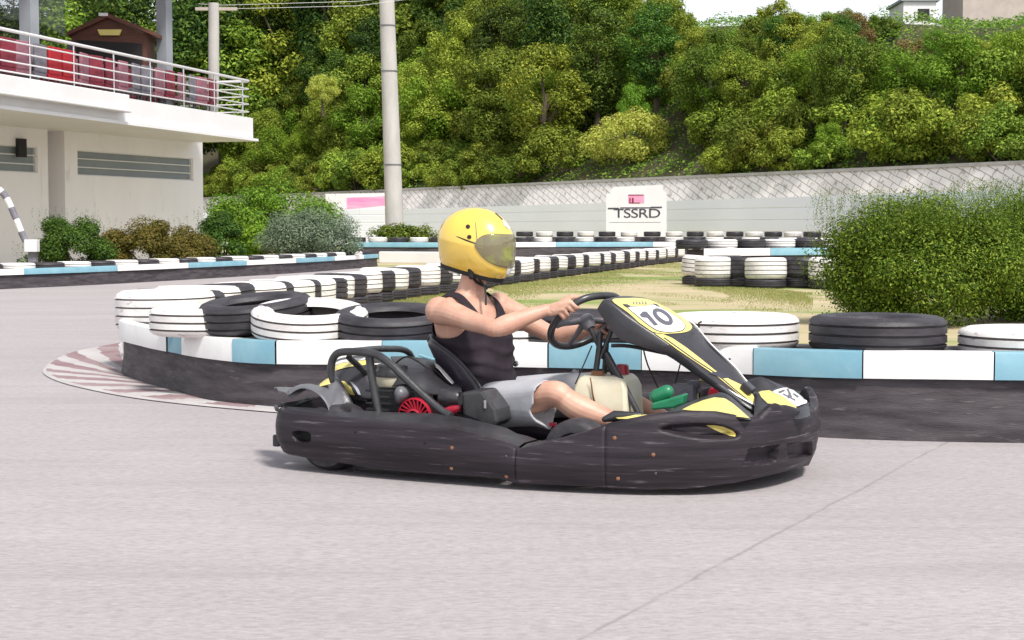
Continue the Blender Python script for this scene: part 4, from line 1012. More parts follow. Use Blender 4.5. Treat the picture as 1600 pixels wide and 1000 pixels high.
b.tube([(-.95, -.3, .09), (-.95, .3, .09)], .015, 10); b.tube([(.3, -.5, .12), (.3, .5, .12)], .013, 8); b.tube([(-.80, -.5, .14), (-.80, .5, .14)], .02, 12); b.tube([(-.4, -.33, .08), (-.4, .33, .08)], .014, 8)
part(b, 'chassis_frame', M['steel'])
def wheel(x, y, r, wd):
    b = MB(); h = wd/2
    prof = [(r*.55, -h*.8), (r*.62, -h), (r*.85, -h*1.02), (r*.96, -h*.85), (r, -h*.6), (r, h*.6), (r*.96, h*.85), (r*.85, h*1.02), (r*.62, h), (r*.55, h*.8)]
    b.lathe(prof, 36, axis='y', c=(x, y, r+.001)); wt = part(b, 'wheel', M['tyre'], angle=50)
    b = MB(); s = -1 if y < 0 else 1
    b.lathe([(r*.57, -h*.8), (r*.57, h*.8)], 28, axis='y', c=(x, y, r+.001)); b.lathe([(r*.56, s*h*.5), (r*.3, s*h*.3), (r*.15, s*h*.55), (.001, s*h*.55)], 28, axis='y', c=(x, y, r+.001)); part(b, 'rim', M['chrome'], wt)
wheel(-.80, -.50, .135, .21); wheel(-.80, .50, .135, .21); wheel(.275, -.515, .130, .13); wheel(.275, .515, .130, .13)

# seat: a bucket shell
def seat():
    st = [  # x back, z, half width, wing depth (how far forward the sides reach)
        (-.585, .505, .10, .03), (-.575, .49, .165, .07), (-.555, .44, .195, .15), (-.525, .37, .20, .20), (-.49, .30, .205, .22), (-.44, .22, .21, .27), (-.36, .14, .21, .33), (-.22, .095, .205, .30), (-.06, .085, .195, .18), (.04, .10, .17, .10)]
    rows = []
    for k, (x, z, wv, dp) in enumerate(st):
        f = k/(len(st)-1); up = V((sin(min(1, f*1.25)*1.35)*0+1, 0, 0)) if f < .55 else V((1-(f-.55)/.45*.9, 0, .9*(f-.55)/.45+.1)).normalized()
        row = []
        for j in range(25):
            t = j/12-1; a = t*pi/2*1.0; yy = wv*sin(a)/1.0; fw = dp*(1-cos(a))**1.15
            hgt = fw*(1 if f < .55 else .55)
            row.append(V((x, yy, z))+up*hgt+V((0, 0, .03*abs(t)**3*(1-f))))
        rows.append(row)
    # smooth along the length
    cols = [catmull([r[j] for r in rows], 6) for j in range(25)]
    rows = [[c[i] for c in cols] for i in range(len(cols[0]))]
    b = MB(); b.grid(rows); o = part(b, 'seat', M['seat'], solid=.007)
    e = MB(); edge = [r[0] for r in rows]; e.tube(edge, .0065, 8); e.tube([r[-1] for r in rows], .0065, 8); e.tube(rows[0], .0065, 8); part(e, 'seat_edge', M['plastic2'], o)
    return o
seat()
b = MB(); q = K(806, 568, .19); b.lathe([(.001, -.008), (.010, -.008), (.014, -.002), (.014, .0)], 16, axis='y', c=q+V((0, -.003, 0))); part(b, 'seat_bolt', M['chrome'])

# roll bars round the engine
def kt(pts): return [K(u, v, y) for u, v, y in pts]
def seg3(P, y0, y1): n = len(P)-1; return [(u, v, lerp(y0, y1, i/n)) for i, (u, v) in enumerate(P)]
b = MB(); P = c2((388, 300), (388, 230), (400, 165), (440, 124), (540, 118), (640, 128), (700, 150), (765, 200), (850, 280), (950, 375), (1040, 455), (1100, 500), (1140, 520))
b.tube(catmull(kt(seg3(P, -.42, -.50)), 5), .0165, 14); part(b, 'guard_bar', M['steel'])
b = MB(); b.tube(kt([(578, 557, -.44), (580, 585, -.44), (592, 648, -.46)]), .0165, 12); part(b, 'guard_bar', M['steel'])
b = MB(); b.tube(kt([(545, 558, -.42), (575, 586, -.25), (590, 600, -.1)]), .0135, 12); part(b, 'guard_bar', M['steel'])
b = MB(); b.tube(catmull([K(530, 551, -.42), K(560, 548, -.2), K(600, 545, .1), K(640, 552, .35), K(652, 600, .42)], 5), .0150, 12); part(b, 'guard_bar', M['steel'])
# rear fender and tail
def loft_px(ra, ya, rb, yb, name, m, n=5, nj=6, solid=.004, crown_=0.0, parent=None):
    A = catmull([K(u, v, ya) for u, v in ra], n); B = catmull([K(u, v, yb) for u, v in rb], n)
    rows = [[a.lerp(c, j/nj)+V((0, 0, crown_*sin(pi*j/nj))) for j in range(nj+1)] for a, c in zip(A, B)]
    b = MB(); b.grid(rows); return part(b, name, m, parent, solid=solid)
fd = loft_px(c2((130, 355), (200, 334), (270, 328), (312, 330), (345, 295), (375, 278), (430, 276), (480, 345), (545, 480)), -.36, c2((120, 388), (180, 350), (235, 345), (290, 368), (330, 400), (360, 440), (380, 490), (392, 520), (470, 528)), -.60, 'rear_fender', M['grey'], crown_=.012)
loft_px(c2((32, 342), (80, 338), (150, 340), (200, 336)), -.30, c2((60, 362), (110, 372), (140, 402), (230, 352)), -.48, 'fender_tail', M['grey'], crown_=.008)
loft_px(c2((315, 322), (340, 302), (372, 282)), -.44, c2((318, 334), (350, 326), (384, 318)), -.50, 'fender_sticker', M['yellow'], parent=fd, solid=.002)
loft_px(c2((455, 452), (470, 458), (500, 462), (518, 474)), -.55, c2((450, 484), (470, 494), (500, 490), (516, 484)), -.57, 'fender_hole', M['dark'], parent=fd, solid=.002)
b = MB(); b.tube(catmull(kt([(433, 640, -.60), (434, 634, -.5), (462, 630, -.42), (489, 621, -.30)]), 5), .009, 8); part(b, 'rear_bar', M['steel'])
b = MB(); q = K(428, 690, -.60); b.box((q.x-.005, -.52, q.z), (.03, .12, .05)); part(b, 'bumper_bracket', M['steel'], smooth=False, bevel=.006)
# engine cover
A_ = [K(u, v, -.02) for u, v in c2((405, 200), (430, 165), (520, 145), (610, 145), (640, 160))]; C_ = [K(u, v, -.24) for u, v in c2((412, 262), (440, 232), (520, 210), (600, 208), (640, 240))]; E_ = [K(u, v, -.32) for u, v in c2((425, 300), (460, 300), (520, 335), (580, 385), (640, 395))]; E2 = [K(u, v, -.30) for u, v in c2((440, 380), (490, 395), (540, 415), (590, 425), (640, 430))]
cs_ = [catmull(x, 6) for x in (A_, C_, E_, E2)]
def covf(a, c):
    k = max(0, min(.99999, a))*(len(cs_[0])-1); i = int(k); f = k-i; q = [r[i].lerp(r[i+1], f) for r in cs_]; P_ = [q[0]+V((0, .2, -.05))]+q; c = max(0, min(.99999, c))*4; m_ = int(c); g_ = c-m_
    p0, p1, p2, p3 = P_[max(m_-1, 0)], P_[m_], P_[m_+1], P_[min(m_+2, 4)]
    return .5*((2*p1)+(p2-p0)*g_+(2*p0-5*p1+4*p2-p3)*g_*g_+(3*p1-p0-3*p2+p3)*g_**3)
b = MB(); b.grid([[covf(i/30, j/24) for j in range(25)] for i in range(31)]); ec = part(b, 'engine_cover', M['plastic2'], angle=60)
CS = Surf(lambda a, c: covf(a, .25+c*.75), 50, 50)
for pl_, m_ in ((((420, 188), (455, 174), (600, 156), (602, 172), (520, 182), (450, 192), (418, 206)), 'white'), (((418, 209), (450, 194), (520, 184), (605, 174), (607, 204), (520, 213), (450, 229), (418, 240)), 'yellow'), (((440, 300), (470, 302), (515, 340), (540, 388), (512, 384), (480, 355), (458, 330)), 'yellow'), (((505, 306), (522, 308), (562, 352), (576, 388), (562, 388), (540, 350)), 'chrome')):
    CS.decal(c2(*pl_), 'cover_sticker', M[m_], ec, .003)
# air filter
b = MB(); q = K(613, 592, -.26); b.lathe([(.001, -.03), (.060, -.03), (.066, -.02), (.070, .012), (.001, .012)], 28, c=q); af = part(b, 'air_filter', M['tank'])
b = MB(); b.lathe([(.001, -.002), (.074, 0), (.076, .012), (.07, .028), (.066, .034), (.066, .046), (.06, .052), (.001, .055)], 28, c=q+V((0, 0, .012))); part(b, 'filter_lid', M['plastic2'], af)
# engine
b = MB(); b.box((-.60, -.18, .20), (.30, .24, .24)); 
for k in range(7): b.box((-.60, -.18, .145+k*.028), (.32, .27, .008))
eng = part(b, 'engine_block', M['steel'], smooth=False)
b = MB(); hsP = [K(u, v, -.36) for u, v in c2((770, 350), (810, 325), (850, 345), (865, 395), (830, 440), (795, 475), (775, 430))]; cc_ = sum(hsP, V())/7+V((0, -.03, .01)); bk = [p+V((0, .09, .01)) for p in hsP]
for i in range(7): b.poly([hsP[i], hsP[(i+1) % 7], cc_]); b.poly([hsP[i], bk[i], bk[(i+1) % 7], hsP[(i+1) % 7]])
part(b, 'heat_shield', M['grey'], eng, angle=80, subs=2)
fc = K(646, 651, -.36)
b = MB(); R_ = .078
b.lathe([(R_*.98, .14), (R_, .03), (R_*.99, .008), (R_*.93, 0), (R_*.88, .004)], 40, axis='y', c=fc)
for k in range(22):
    a = 2*pi*k/22+.1; d1 = V((cos(a), 0, sin(a))); d2 = V((cos(a+.35), 0, sin(a+.35)))
    t = V((-sin(a), 0, cos(a)))*.0035; b.prism([fc+d1*R_*.38-t, fc+d1*R_*.38+t, fc+d2*R_*.92+t, fc+d2*R_*.92-t], (0, .012, 0))
b.lathe([(R_*.42, .008), (R_*.42, -.004), (R_*.33, -.007), (R_*.33, .008)], 30, axis='y', c=fc)
fan = part(b, 'fan_cover', M['red'], eng, angle=30)
b = MB(); b.lathe([(.001, .02), (R_*.92, .02)], 30, axis='y', c=fc); b.lathe([(.001, .004), (R_*.3, .004)], 20, axis='y', c=fc); part(b, 'fan_recess', M['dark'], eng)
b = MB(); b.lathe([(.001, -.012), (.010, -.012), (.013, -.004), (.013, .01)], 14, axis='y', c=fc); part(b, 'fan_nut', M['chrome'], eng)
b = MB(); sh = [K(u, v, -.34) for u, v in c2((900, 425), (950, 412), (1010, 425), (1060, 470), (1085, 530), (1000, 560), (960, 470))]; b.prism(sh, (0, .12, 0)); shr = part(b, 'engine_shroud', M['red'], eng, smooth=False, bevel=.006)
b = MB()
for k in range(4):
    P = c2((940+k*26, 432+k*6), (950+k*26, 430+k*6), (1000+k*24, 490+k*8), (990+k*24, 494+k*8)); b.prism([K(u, v, -.343) for u, v in P], (0, .004, 0))
part(b, 'shroud_slots', M['dark'], eng, smooth=False)
b = MB(); q = K(706, 642, -.38); b.tube([q+V((-.03, 0, -.005)), q, q+V((.03, 0, .012))], [.016, .022, .014], 12, ball=True); part(b, 'starter_handle', M['red'], eng)
b = MB(); q = K(706, 622, -.33); b.lathe([(.001, -.05), (.034, -.05), (.040, -.04), (.040, .0), (.036, .01), (.036, .03), (.030, .04), (.001, .04)], 24, axis='x', c=q); part(b, 'carburettor', M['plastic2'], eng)
A_ = c2((760, 150), (850, 150), (930, 158), (1000, 168), (1050, 215), (1120, 285), (1205, 335)); Bm = c2((820, 235), (900, 235), (960, 240), (1010, 262), (1060, 300), (1130, 340), (1205, 352)); Bb = c2((770, 335), (840, 318), (900, 330), (980, 375), (1060, 385), (1130, 378), (1205, 368))
CA, CM, CB_ = [catmull([K(u, v, y) for u, v in P_], 5) for P_, y in ((A_, -.10), (Bm, -.27), (Bb, -.35))]
b = MB(); b.grid([catmull([a+V((0, .12, -.02)), a, m_, c], 5) for a, m_, c in zip(CA, CM, CB_)]); scv = part(b, 'rear_bodywork', M['plastic2'], solid=.004, angle=60)
loft_px(c2((1030, 188), (1060, 200), (1120, 262), (1165, 318)), -.20, c2((1045, 215), (1070, 235), (1110, 285), (1150, 322)), -.24, 'bodywork_stripe', M['grey'], parent=scv, solid=.003, crown_=.006)
# box beside the seat
bx = MB(); fp_ = [K(u, v, -.42) for u, v in c2((1200, 372), (1330, 362), (1420, 480), (1430, 560), (1390, 600), (1210, 520))]; bx.prism(fp_, (0, .16, 0)); part(bx, 'side_box', M['steel'], smooth=False, bevel=.012)
b = MB(); q = K(758, 632, -.425); b.box(q, (.012, .006, .035)); part(b, 'latch', M['chrome'], smooth=False, bevel=.002)
b = MB(); b.tube(catmull(kt([(668, 575, -.25), (640, 558, -.28), (625, 562, -.25), (612, 575, -.22)]), 5), .004, 6); part(b, 'throttle_cable', M['strap'])
b = MB(); b.tube(kt([(655, 555, -.24), (668, 559, -.24), (679, 562, -.24)]), .006, 6); part(b, 'blue_clip', M['board_blue'])
# fuel tank
b = MB(); X0, X1, Y0, Y1, Z0, Z1 = .095, .345, -.115, .135, .07, .385
lo_ = [V((X0, Y0, Z0)), V((X1+.03, Y0, Z0)), V((X1+.03, Y1, Z0)), V((X0, Y1, Z0))]
rows = []
for z, k in ((Z0, 1.0), (Z0+.12, 1.0), (Z1-.05, .93), (Z1-.008, .80), (Z1, .70)):
    cx, cy = (X0+X1)/2, (Y0+Y1)/2; rows.append([V((cx+(X1-X0)/2*k*sx, cy+(Y1-Y0)/2*k*sy, z)) for sx, sy in ((-1, -1), (-.3, -1), (.3, -1), (1, -1), (1, 0), (1, 1), (0, 1), (-1, 1), (-1, 0))])
b.grid(rows, closed=True); e = 4*9; b.face(range(e, e+9)); tk = part(b, 'fuel_tank', M['tank'], bevel=.014, angle=20)
b = MB(); q = V((.272, .04, Z1)); b.lathe([(.03, -.005), (.03, .02), (.027, .038), (.02, .042), (.001, .042)], 20, c=q); part(b, 'fuel_cap', M['red'], tk)
b = MB(); 
P = [(922, 590), (924, 600), (926, 615), (930, 632)]; Pl = [K(u, v, -.1165) for u, v in P]
b.grid([[p+V((-.002-.0012*i, 0, 0)), p+V((.003, 0, 0))] for i, p in enumerate(Pl)]); part(b, 'rust_streak', M['rust'], tk, solid=.001)
# steering column, uprights
b = MB(); WC = K(915, 500, 0.0)
wn = V((-.62, .35, .70)).normalized(); e1 = V((0, 0, 1)).cross(wn).normalized(); e2 = wn.cross(e1)
WR = .166
def rimp(a, rr=WR): 
    k = 1.0-.10*max(0, sin(a))**6; return WC+(e1*cos(a)+e2*sin(a)*k)*rr
b.tube([rimp(2*pi*i/56) for i in range(56)], .0155, 12, closed=True); sw = part(b, 'steering_wheel', M['steel'])
b = MB()
for a in (-.12, pi+.12, -pi/2): b.tube([WC, WC+(rimp(a)-WC)*.5-wn*.004, rimp(a)], [.016, .011, .009], 8)
b.lathe([(.001, .012), (.034, .010), (.036, 0), (.001, -.004)], 20); 
part(b, 'spokes', M['grey'], sw)
b = MB(); b.tube([WC+wn*.012, WC, WC-wn*.03, WC-wn*.05], [.030, .036, .030, .018], 18); part(b, 'hub', M['grey'], sw)
cb = V((.40, .0, .12)); b = MB(); b.tube([WC-wn*.04, lerp(WC, cb, .3), cb], .0125, 12); part(b, 'steering_column', M['steel'])
b = MB(); b.tube(kt([(938, 520, -.03), (936, 545, -.04), (930, 588, -.05)]), .013, 10); b.tube(kt([(948, 530, .04), (944, 590, .05)]), .012, 10); b.tube(kt([(948, 552, -.06), (972, 596, -.07), (997, 645, -.08)]), .0125, 12); b.tube(kt([(962, 500, .0), (950, 530, -.02), (938, 560, -.04)]), .011, 10); part(b, 'column_support', M['steel'])
b = MB(); q1 = K(934, 583, -.06); b.box(q1, (.05, .03, .02)); part(b, 'column_clamp', M['rust'], smooth=False, bevel=.003)
b = MB(); b.tube(kt([(925, 540, -.1), (912, 570, -.12), (899, 600, -.13)]), .003, 6); part(b, 'cable', M['strap'])
b = MB(); b.tube(catmull(kt([(1004, 540, .0), (1012, 570, .0), (1029, 608, -.02)]), 4), .0035, 6); part(b, 'cable', M['strap'])
b = MB(); b.tube(catmull(kt([(1065, 560, .05), (1060, 580, .05), (1053, 606, .05)]), 4), .003, 6); part(b, 'cable', M['strap'])
b = MB(); b.tube(catmull([K(955, 540, -.12), K(985, 541, -.10), K(1040, 552, -.05)], 4), .008, 8); part(b, 'fairing_bracket', M['steel'])
# pedals
b = MB(); b.prism([K(u, v, -.24) for u, v in ((1018, 630), (1069, 616), (1066, 632), (1052, 638), (1017, 641))], (0, .07, 0)); part(b, 'green_pedal', M['green'], smooth=False, bevel=.008)
b = MB(); b.tube([K(1026, 620, -.2), K(1042, 612, -.2)], [.03, .028], 14, ball=True); part(b, 'pedal_boot', M['green'])
b = MB(); b.prism([K(u, v, .2) for u, v in ((1104, 622), (1125, 618), (1125, 604), (1108, 607))], (0, .07, 0)); part(b, 'red_pedal', M['red'], smooth=False, bevel=.006)
b = MB(); b.box(K(1070, 613, .02), (.09, .06, .07)); b.box(K(1085, 604, .06), (.05, .05, .05)); b.tube([K(1060, 620, -.03), K(1092, 600, .03)], .012, 8); b.box(K(1062, 630, .0), (.04, .05, .05)); part(b, 'brake_caliper', M['greyfab'], smooth=False, bevel=.006)
b = MB(); b.tube(catmull(kt([(1090, 634, .08), (1089, 612, .08), (1096, 594, .08), (1104, 590, .08)]), 5), .008, 8); part(b, 'brake_rod', M['yellow'])
# red detail and lever under the knee
b = MB(); b.box(K(864, 663, -.25), (.03, .02, .015)); b.box(K(872, 669, -.25), (.04, .02, .008)); part(b, 'red_bracket', M['red'], smooth=False, bevel=.003)

# nose body
def nz_(x, y): return .205+.03*sstep(.5, .8, x)+.05*math.exp(-((x-.95)/.12)**2-(y/.2)**2)
rows = []; XN = 40; YN = 50
def yedge(x):
    i = min(range(NH), key=lambda k: abs(hp[k].x-x)+(0 if hp[k].x > .3 else 9)); return abs(hp[i].y)-.02
for i in range(XN+1):
    x = lerp(.46, 1.065, i/XN); ye = yedge(x); rows.append([V((x, lerp(-ye, ye, j/YN), nz_(x, lerp(-ye, ye, j/YN)))) for j in range(YN+1)])
b = MB(); b.grid(rows); nbd = part(b, 'nose_body', M['plastic2'], angle=60)
def rsurf(A, B, C_, n=8):
    a_, b_, c_ = catmull(A, n), catmull(B, n), catmull(C_, n); m = len(a_)-1
    def fn(s, t):
        k = max(0, min(.99999, s))*m; i = int(k); f = k-i; p, q, r = a_[i].lerp(a_[i+1], f), b_[i].lerp(b_[i+1], f), c_[i].lerp(c_[i+1], f)
        return p*(1-t)*(1-t)+q*2*t*(1-t)+r*t*t if 0 else (p.lerp(q, t*2) if t < .5 else q.lerp(r, t*2-1))
    return fn
OA = [K(u, v, -.52) for u, v in ((1030, 650), (1064, 647), (1115, 648), (1150, 653), (1172, 656))]
OB = [K(u, v, -.34) for u, v in ((1050, 640), (1079, 627), (1112, 616), (1136, 616), (1180, 652))]
OC = [p+V((.0, .12, -.09)) for p in OB]
shf = rsurf(OA, OB, OC)
for mir in (1, -1):
    rr = [[shf(i/40, j/16) for j in range(17)] for i in range(41)]
    if mir < 0: rr = [[V((p.x, -p.y, p.z)) for p in r] for r in rr]
    b = MB(); b.grid(rr); o = part(b, 'nose_shoulder', M['plastic2'], nbd, angle=60)
    if mir > 0: shoulder = o
CA_ = [K(u, v, -.26) for u, v in ((1178, 654), (1196, 650), (1218, 648), (1244, 655), (1266, 650))]
CB2 = [K(u, v, .02) for u, v in ((1180, 613), (1200, 609), (1222, 604.5), (1246, 613), (1264, 630))]
CC2 = [p+V((.02, .16, -.09)) for p in CB2]
cef = rsurf(CA_, CB2, CC2)
b = MB(); b.grid([[cef(i/40, j/16) for j in range(17)] for i in range(41)]); centre = part(b, 'nose_centre', M['plastic2'], nbd, angle=60)
b = MB(); b.grid([[K(u, v, -.52), K(u2, v2, -.60)] for (u, v), (u2, v2) in zip(c4((318, 622), (400, 615), (490, 622)), c4((360, 640), (420, 640), (480, 632)))]); part(b, 'side_sticker', M['yellow'], solid=.002)
b = MB(); b.tube([K(945, 655, -.58), K(960, 650, -.56), K(1000, 649, -.54)], [.012, .022, .012], 10, ball=True); part(b, 'pod_horn', M['plastic2'])

# steering fairing with the number panel
def c4s(*p): return c4(*p)
STN = [((943, 468), (1000, 464.5), (933, 483), .165), ((957, 474), (1012, 467), (945, 502), .17), ((980, 492), (1040, 480), (968, 529), .175), ((1022, 521), (1066, 496), (1003, 541), .165), ((1057, 546), (1087, 511), (1040, 554), .145), ((1099, 581), (1112, 541), (1080, 581), .11), ((1137, 609), (1146, 573), (1122, 611), .085), ((1162, 628), (1166, 597), (1150, 630), .07), ((1183, 640), (1180, 610), (1182, 648), .06)]
Nl = [K(*a, -w_) for a, f, bb, w_ in STN]; Fl = [K(*f, w_) for a, f, bb, w_ in STN]; Bl = [K(*bb, -w_-.004) for a, f, bb, w_ in STN]
Nc, Fc, Bc = catmull(Nl, 8), catmull(Fl, 8), catmull(Bl, 8); NS = len(Nc)-1
def fair(s, t):
    k = s*NS; i = min(int(k), NS-1); f = k-i; N_ = Nc[i].lerp(Nc[i+1], f); F_ = Fc[i].lerp(Fc[i+1], f)
    return N_.lerp(F_, t)+V((0, 0, .010*sin(pi*max(0, min(1, t)))))
rows = []
for i in range(NS+1):
    s_ = i/NS; r = [Bc[i]+V((0, .02, -.006)), Bc[i], Bc[i].lerp(Nc[i], .5)+V((0, -.006, 0)), Bc[i].lerp(Nc[i], .9)+V((0, -.003, 0))]+[fair(s_, t) for t in (.02, .06, .2, .35, .5, .65, .8, .94, .98)]
    F_ = Fc[i]; d_ = Nc[i]-Bc[i]; r += [F_+V((0, .006, -.012)), F_+V((0, .006, -abs(d_.z)*.8)), F_+V((0, -.014, -abs(d_.z)*.85))]; rows.append(r)
b = MB(); b.grid(rows); fa = part(b, 'number_fairing', M['plastic2'], solid=.004, angle=45)
FS = Surf(fair, 160, 30)
NSl = Surf(lambda a, c: shf(a, c*.5), 60, 30)
NSl.decal(c4((645, 603), (690, 580), (740, 561), (790, 548), (835, 552), (870, 575), (905, 605), (945, 641), (890, 634), (800, 618), (700, 608)), 'nose_panel', M['yellow'], shoulder, .003)
NSc = Surf(lambda a, c: cef(a, c*.5), 60, 30)
NSc.decal(c4((985, 520), (1035, 516), (1095, 543), (1140, 575), (1168, 612), (1150, 614), (1110, 592), (1070, 577), (1030, 577), (1000, 548)), 'nose_panel', M['yellow'], centre, .003)
ns = NSc.decal(sm(c4((1050, 524), (1090, 508), (1125, 503), (1160, 522), (1190, 548), (1200, 572), (1175, 582), (1155, 590), (1130, 572), (1095, 545)), 3), 'nose_sticker', M['white'], centre, .004)
for pl_ in (((1075, 525), (1100, 515), (1106, 520), (1082, 532)), ((1110, 512), (1118, 510), (1135, 548), (1128, 550)), ((1095, 532), (1150, 560), (1148, 566), (1096, 538)), ((1140, 530), (1165, 545), (1160, 552), (1138, 536)), ((1120, 528), (1128, 526), (1122, 556), (1114, 552))): NSc.decal(c4(*pl_), 'sticker_drawing', M['grey'], ns, .0055, step=.7, cols=3)
WLn_ = [i for i in range(NH) if hp[i].x > .5 and hp[i].y < -.3]
def wfn(a, c):
    k = a*(len(WLn_)-1); i = min(int(k), len(WLn_)-2); f = k-i; q = c*NR; j = min(int(q), NR-1); g_ = q-j
    A, B_ = WG[WLn_[i]], WG[WLn_[i+1]]; return A[j].lerp(A[j+1], g_).lerp(B_[j].lerp(B_[j+1], g_), f)
WS = Surf(wfn, 90, 50)
WS.decal(c4((752, 668), (790, 668), (830, 675), (870, 692), (886, 708), (882, 722), (858, 718), (820, 704), (785, 688)), 'intake_panel', M['yellow'], bpy.data.objects['front_bumper'], .0015)
FS.decal(sm(c5((290, 240), (440, 212), (700, 218), (950, 320), (1150, 440), (1278, 545), (1270, 605), (1180, 640), (1000, 655), (850, 645), (700, 580), (500, 400)), 4), 'number_plate', M['yellow'], fa, .002)
FS.decal(sm(c5((470, 318), (640, 328), (810, 288), (960, 360), (1150, 480), (1206, 560), (1160, 625), (1020, 645), (880, 632), (760, 570), (600, 440)), 4), 'plate_outline', M['ink'], fa, .0030)
FS.decal(sm(c5((484, 326), (640, 333), (806, 297), (955, 365), (1143, 486), (1196, 560), (1152, 618), (1020, 638), (885, 625), (768, 566), (610, 440)), 4), 'plate_field', M['white'], fa, .0038)
FS.decal(c5((415, 288), (470, 290), (520, 318), (500, 332), (455, 325)), 'plate_mark', M['ink'], fa, .0046, step=.7)
FS.decal(c5((795, 284), (835, 286), (880, 318), (868, 326), (820, 304)), 'plate_mark', M['ink'], fa, .0046, step=.7)
FS.decal(c5((628, 425), (668, 384), (715, 384), (862, 552), (812, 561), (694, 432), (662, 462)), 'digit', M['ink2'], fa, .0048, step=.6)
def elp(cx, cy, a, c, rot, n=32): return [(cx+a*cos(2*pi*k/n)*cos(rot)-c*sin(2*pi*k/n)*sin(rot), cy+a*cos(2*pi*k/n)*sin(rot)+c*sin(2*pi*k/n)*cos(rot)) for k in range(n)]
z0 = FS.decal(c5(*elp(918, 450, 148, 76, radians(36))), 'digit', M['ink2'], fa, .0048, step=.6)
FS.decal(c5(*elp(918, 450, 92, 30, radians(36))), 'digit_centre', M['white'], z0, .0056, step=.5)
for k in range(5):
    x = 545+k*38; FS.decal(c5((x, 258-(k % 2)*6), (x+14, 258), (x+26, 290), (x+10, 296)), 'plate_lettering', M['greyfab'], fa, .003, step=.7, cols=2)
FS.decal(c4((520, 262), (560, 265), (600, 282), (660, 322), (720, 368), (790, 425), (850, 462), (912, 492), (955, 528), (984, 572), (978, 582), (940, 570), (870, 510), (800, 452), (700, 385), (600, 318)), 'stripe', M['yellow'], fa, .002)
FS.decal(c4((560, 282), (566, 280), (700, 376), (800, 440), (880, 510), (960, 574), (952, 574), (880, 516), (800, 446), (700, 382)), 'stripe_line', M['ink'], fa, .003, step=.8, cols=3)
FS.decal(c4((760, 438), (800, 432), (862, 456), (850, 462), (810, 446), (830, 470), (800, 452)), 'stripe_line', M['ink'], fa, .003, step=.8, cols=3)
FS.decal(c4((840, 515), (852, 512), (980, 582), (975, 588)), 'stripe_edge', M['white'], fa, .003, step=.8, cols=3)
b = MB(); e_ = [Fc[i]+V((0, .004, .004)) for i in range(int(NS*.45), NS-3)]; b.tube(e_, .004, 6); part(b, 'fairing_edge', M['white'], fa)
for (u, v) in ((1092, 512), (1137, 570)): b = MB(); q = K(u, v, .12); b.tube([q, q+V((0, 0, .02)), q+V((.012, 0, .026))], .004, 6); part(b, 'cable_tie', M['strap'], fa)
b = MB(); b.box(K(1169, 606, .0)+V((0, 0, .0)), (.05, .07, .03), rot=Matrix.Rotation(.7, 3, 'Y')); part(b, 'fairing_clip', M['plastic2'], smooth=False, bevel=.006)
# ================================================================ driver
def ringloft(b, st, n=28):
    """st: (centre, half width along lat, half depth, twist angle, lean) -> closed loft; exponent rounds the box"""
    rows = []
    for (c, a, d, tw) in st:
        lat = V((sin(tw), cos(tw), 0)); fw = V((cos(tw), -sin(tw), 0)); r = []
        for j in range(n):
            t = 2*pi*j/n; cc, ss = cos(t), sin(t); e = .85
            r.append(V(c)+lat*(math.copysign(abs(cc)**e, cc)*a)+fw*(math.copysign(abs(ss)**e, ss)*d))
        rows.append(r)
    o = b.grid(rows, closed=True); b.face(range(o+n-1, o-1, -1)); e = o+(len(rows)-1)*n; b.face(range(e, e+n)); return rows
TW = radians(20)
TOR = [((-.335, 0, .17), .15, .115, 0), ((-.345, 0, .24), .172, .135, .05), ((-.36, 0, .32), .162, .125, .1), ((-.375, 0, .40), .148, .115, TW*.5), ((-.39, 0, .47), .156, .120, TW*.8), ((-.402, 0, .54), .170, .126, TW), ((-.412, 0, .60), .176, .122, TW), ((-.42, 0, .645), .170, .108, TW), ((-.425, 0, .678), .148, .088, TW), ((-.425, 0, .700), .112, .070, TW), ((-.42, 0, .718), .078, .060, TW), ((-.412, 0, .735), .060, .056, TW)]
def stube(b, pts, rad, n=18, k=5):
    P = catmull(pts, k); R_ = [p.x for p in catmull([V((r, 0, 0)) for r in rad], k)]; b.tube(P, R_, n, ball=True)
body = MB(); ringloft(body, TOR)
NB, NT_ = V((-.412, 0, .70)), V((-.375, -.005, .83))
body.tube([NB, V((-.400, 0, .76)), NT_], [.064, .056, .056], 16, ball=True)
# head with face
HC = K(740, 381, 0)+V((.012, 0, 0)); hyaw = radians(-6); hpit = radians(11)
HM = Matrix.Rotation(hyaw, 3, 'Z') @ Matrix.Rotation(hpit, 3, 'Y')
def hd(x, y, z): return HC+HM @ V((x, y, z))
body.ell(hd(-.01, 0, .01), (.098, .076, .108), rot=HM); body.ell(hd(.035, 0, -.055), (.062, .058, .068), rot=HM)
body.ell(hd(.062, 0, -.108), (.032, .030, .022), rot=HM)                      # chin
body.tube([hd(-.03, -.055, -.07), hd(.02, -.048, -.105), hd(.06, -.018, -.118)], [.022, .02, .018], 10, ball=True)
body.tube([hd(-.03, .055, -.07), hd(.02, .048, -.105), hd(.06, .018, -.118)], [.022, .02, .018], 10, ball=True)
body.tube([hd(.085, 0, .018), hd(.104, 0, -.018), hd(.112, 0, -.034)], [.010, .012, .015], 10, ball=True)      # nose
body.ell(hd(.100, 0, -.068), (.012, .024, .007), rot=HM); body.ell(hd(.098, 0, -.080), (.012, .021, .007), rot=HM)  # lips
for s in (-1, 1):
    body.ell(hd(.076, s*.033, .030), (.018, .026, .009), rot=HM); body.ell(hd(-.01, s*.078, -.01), (.018, .012, .03), rot=HM)
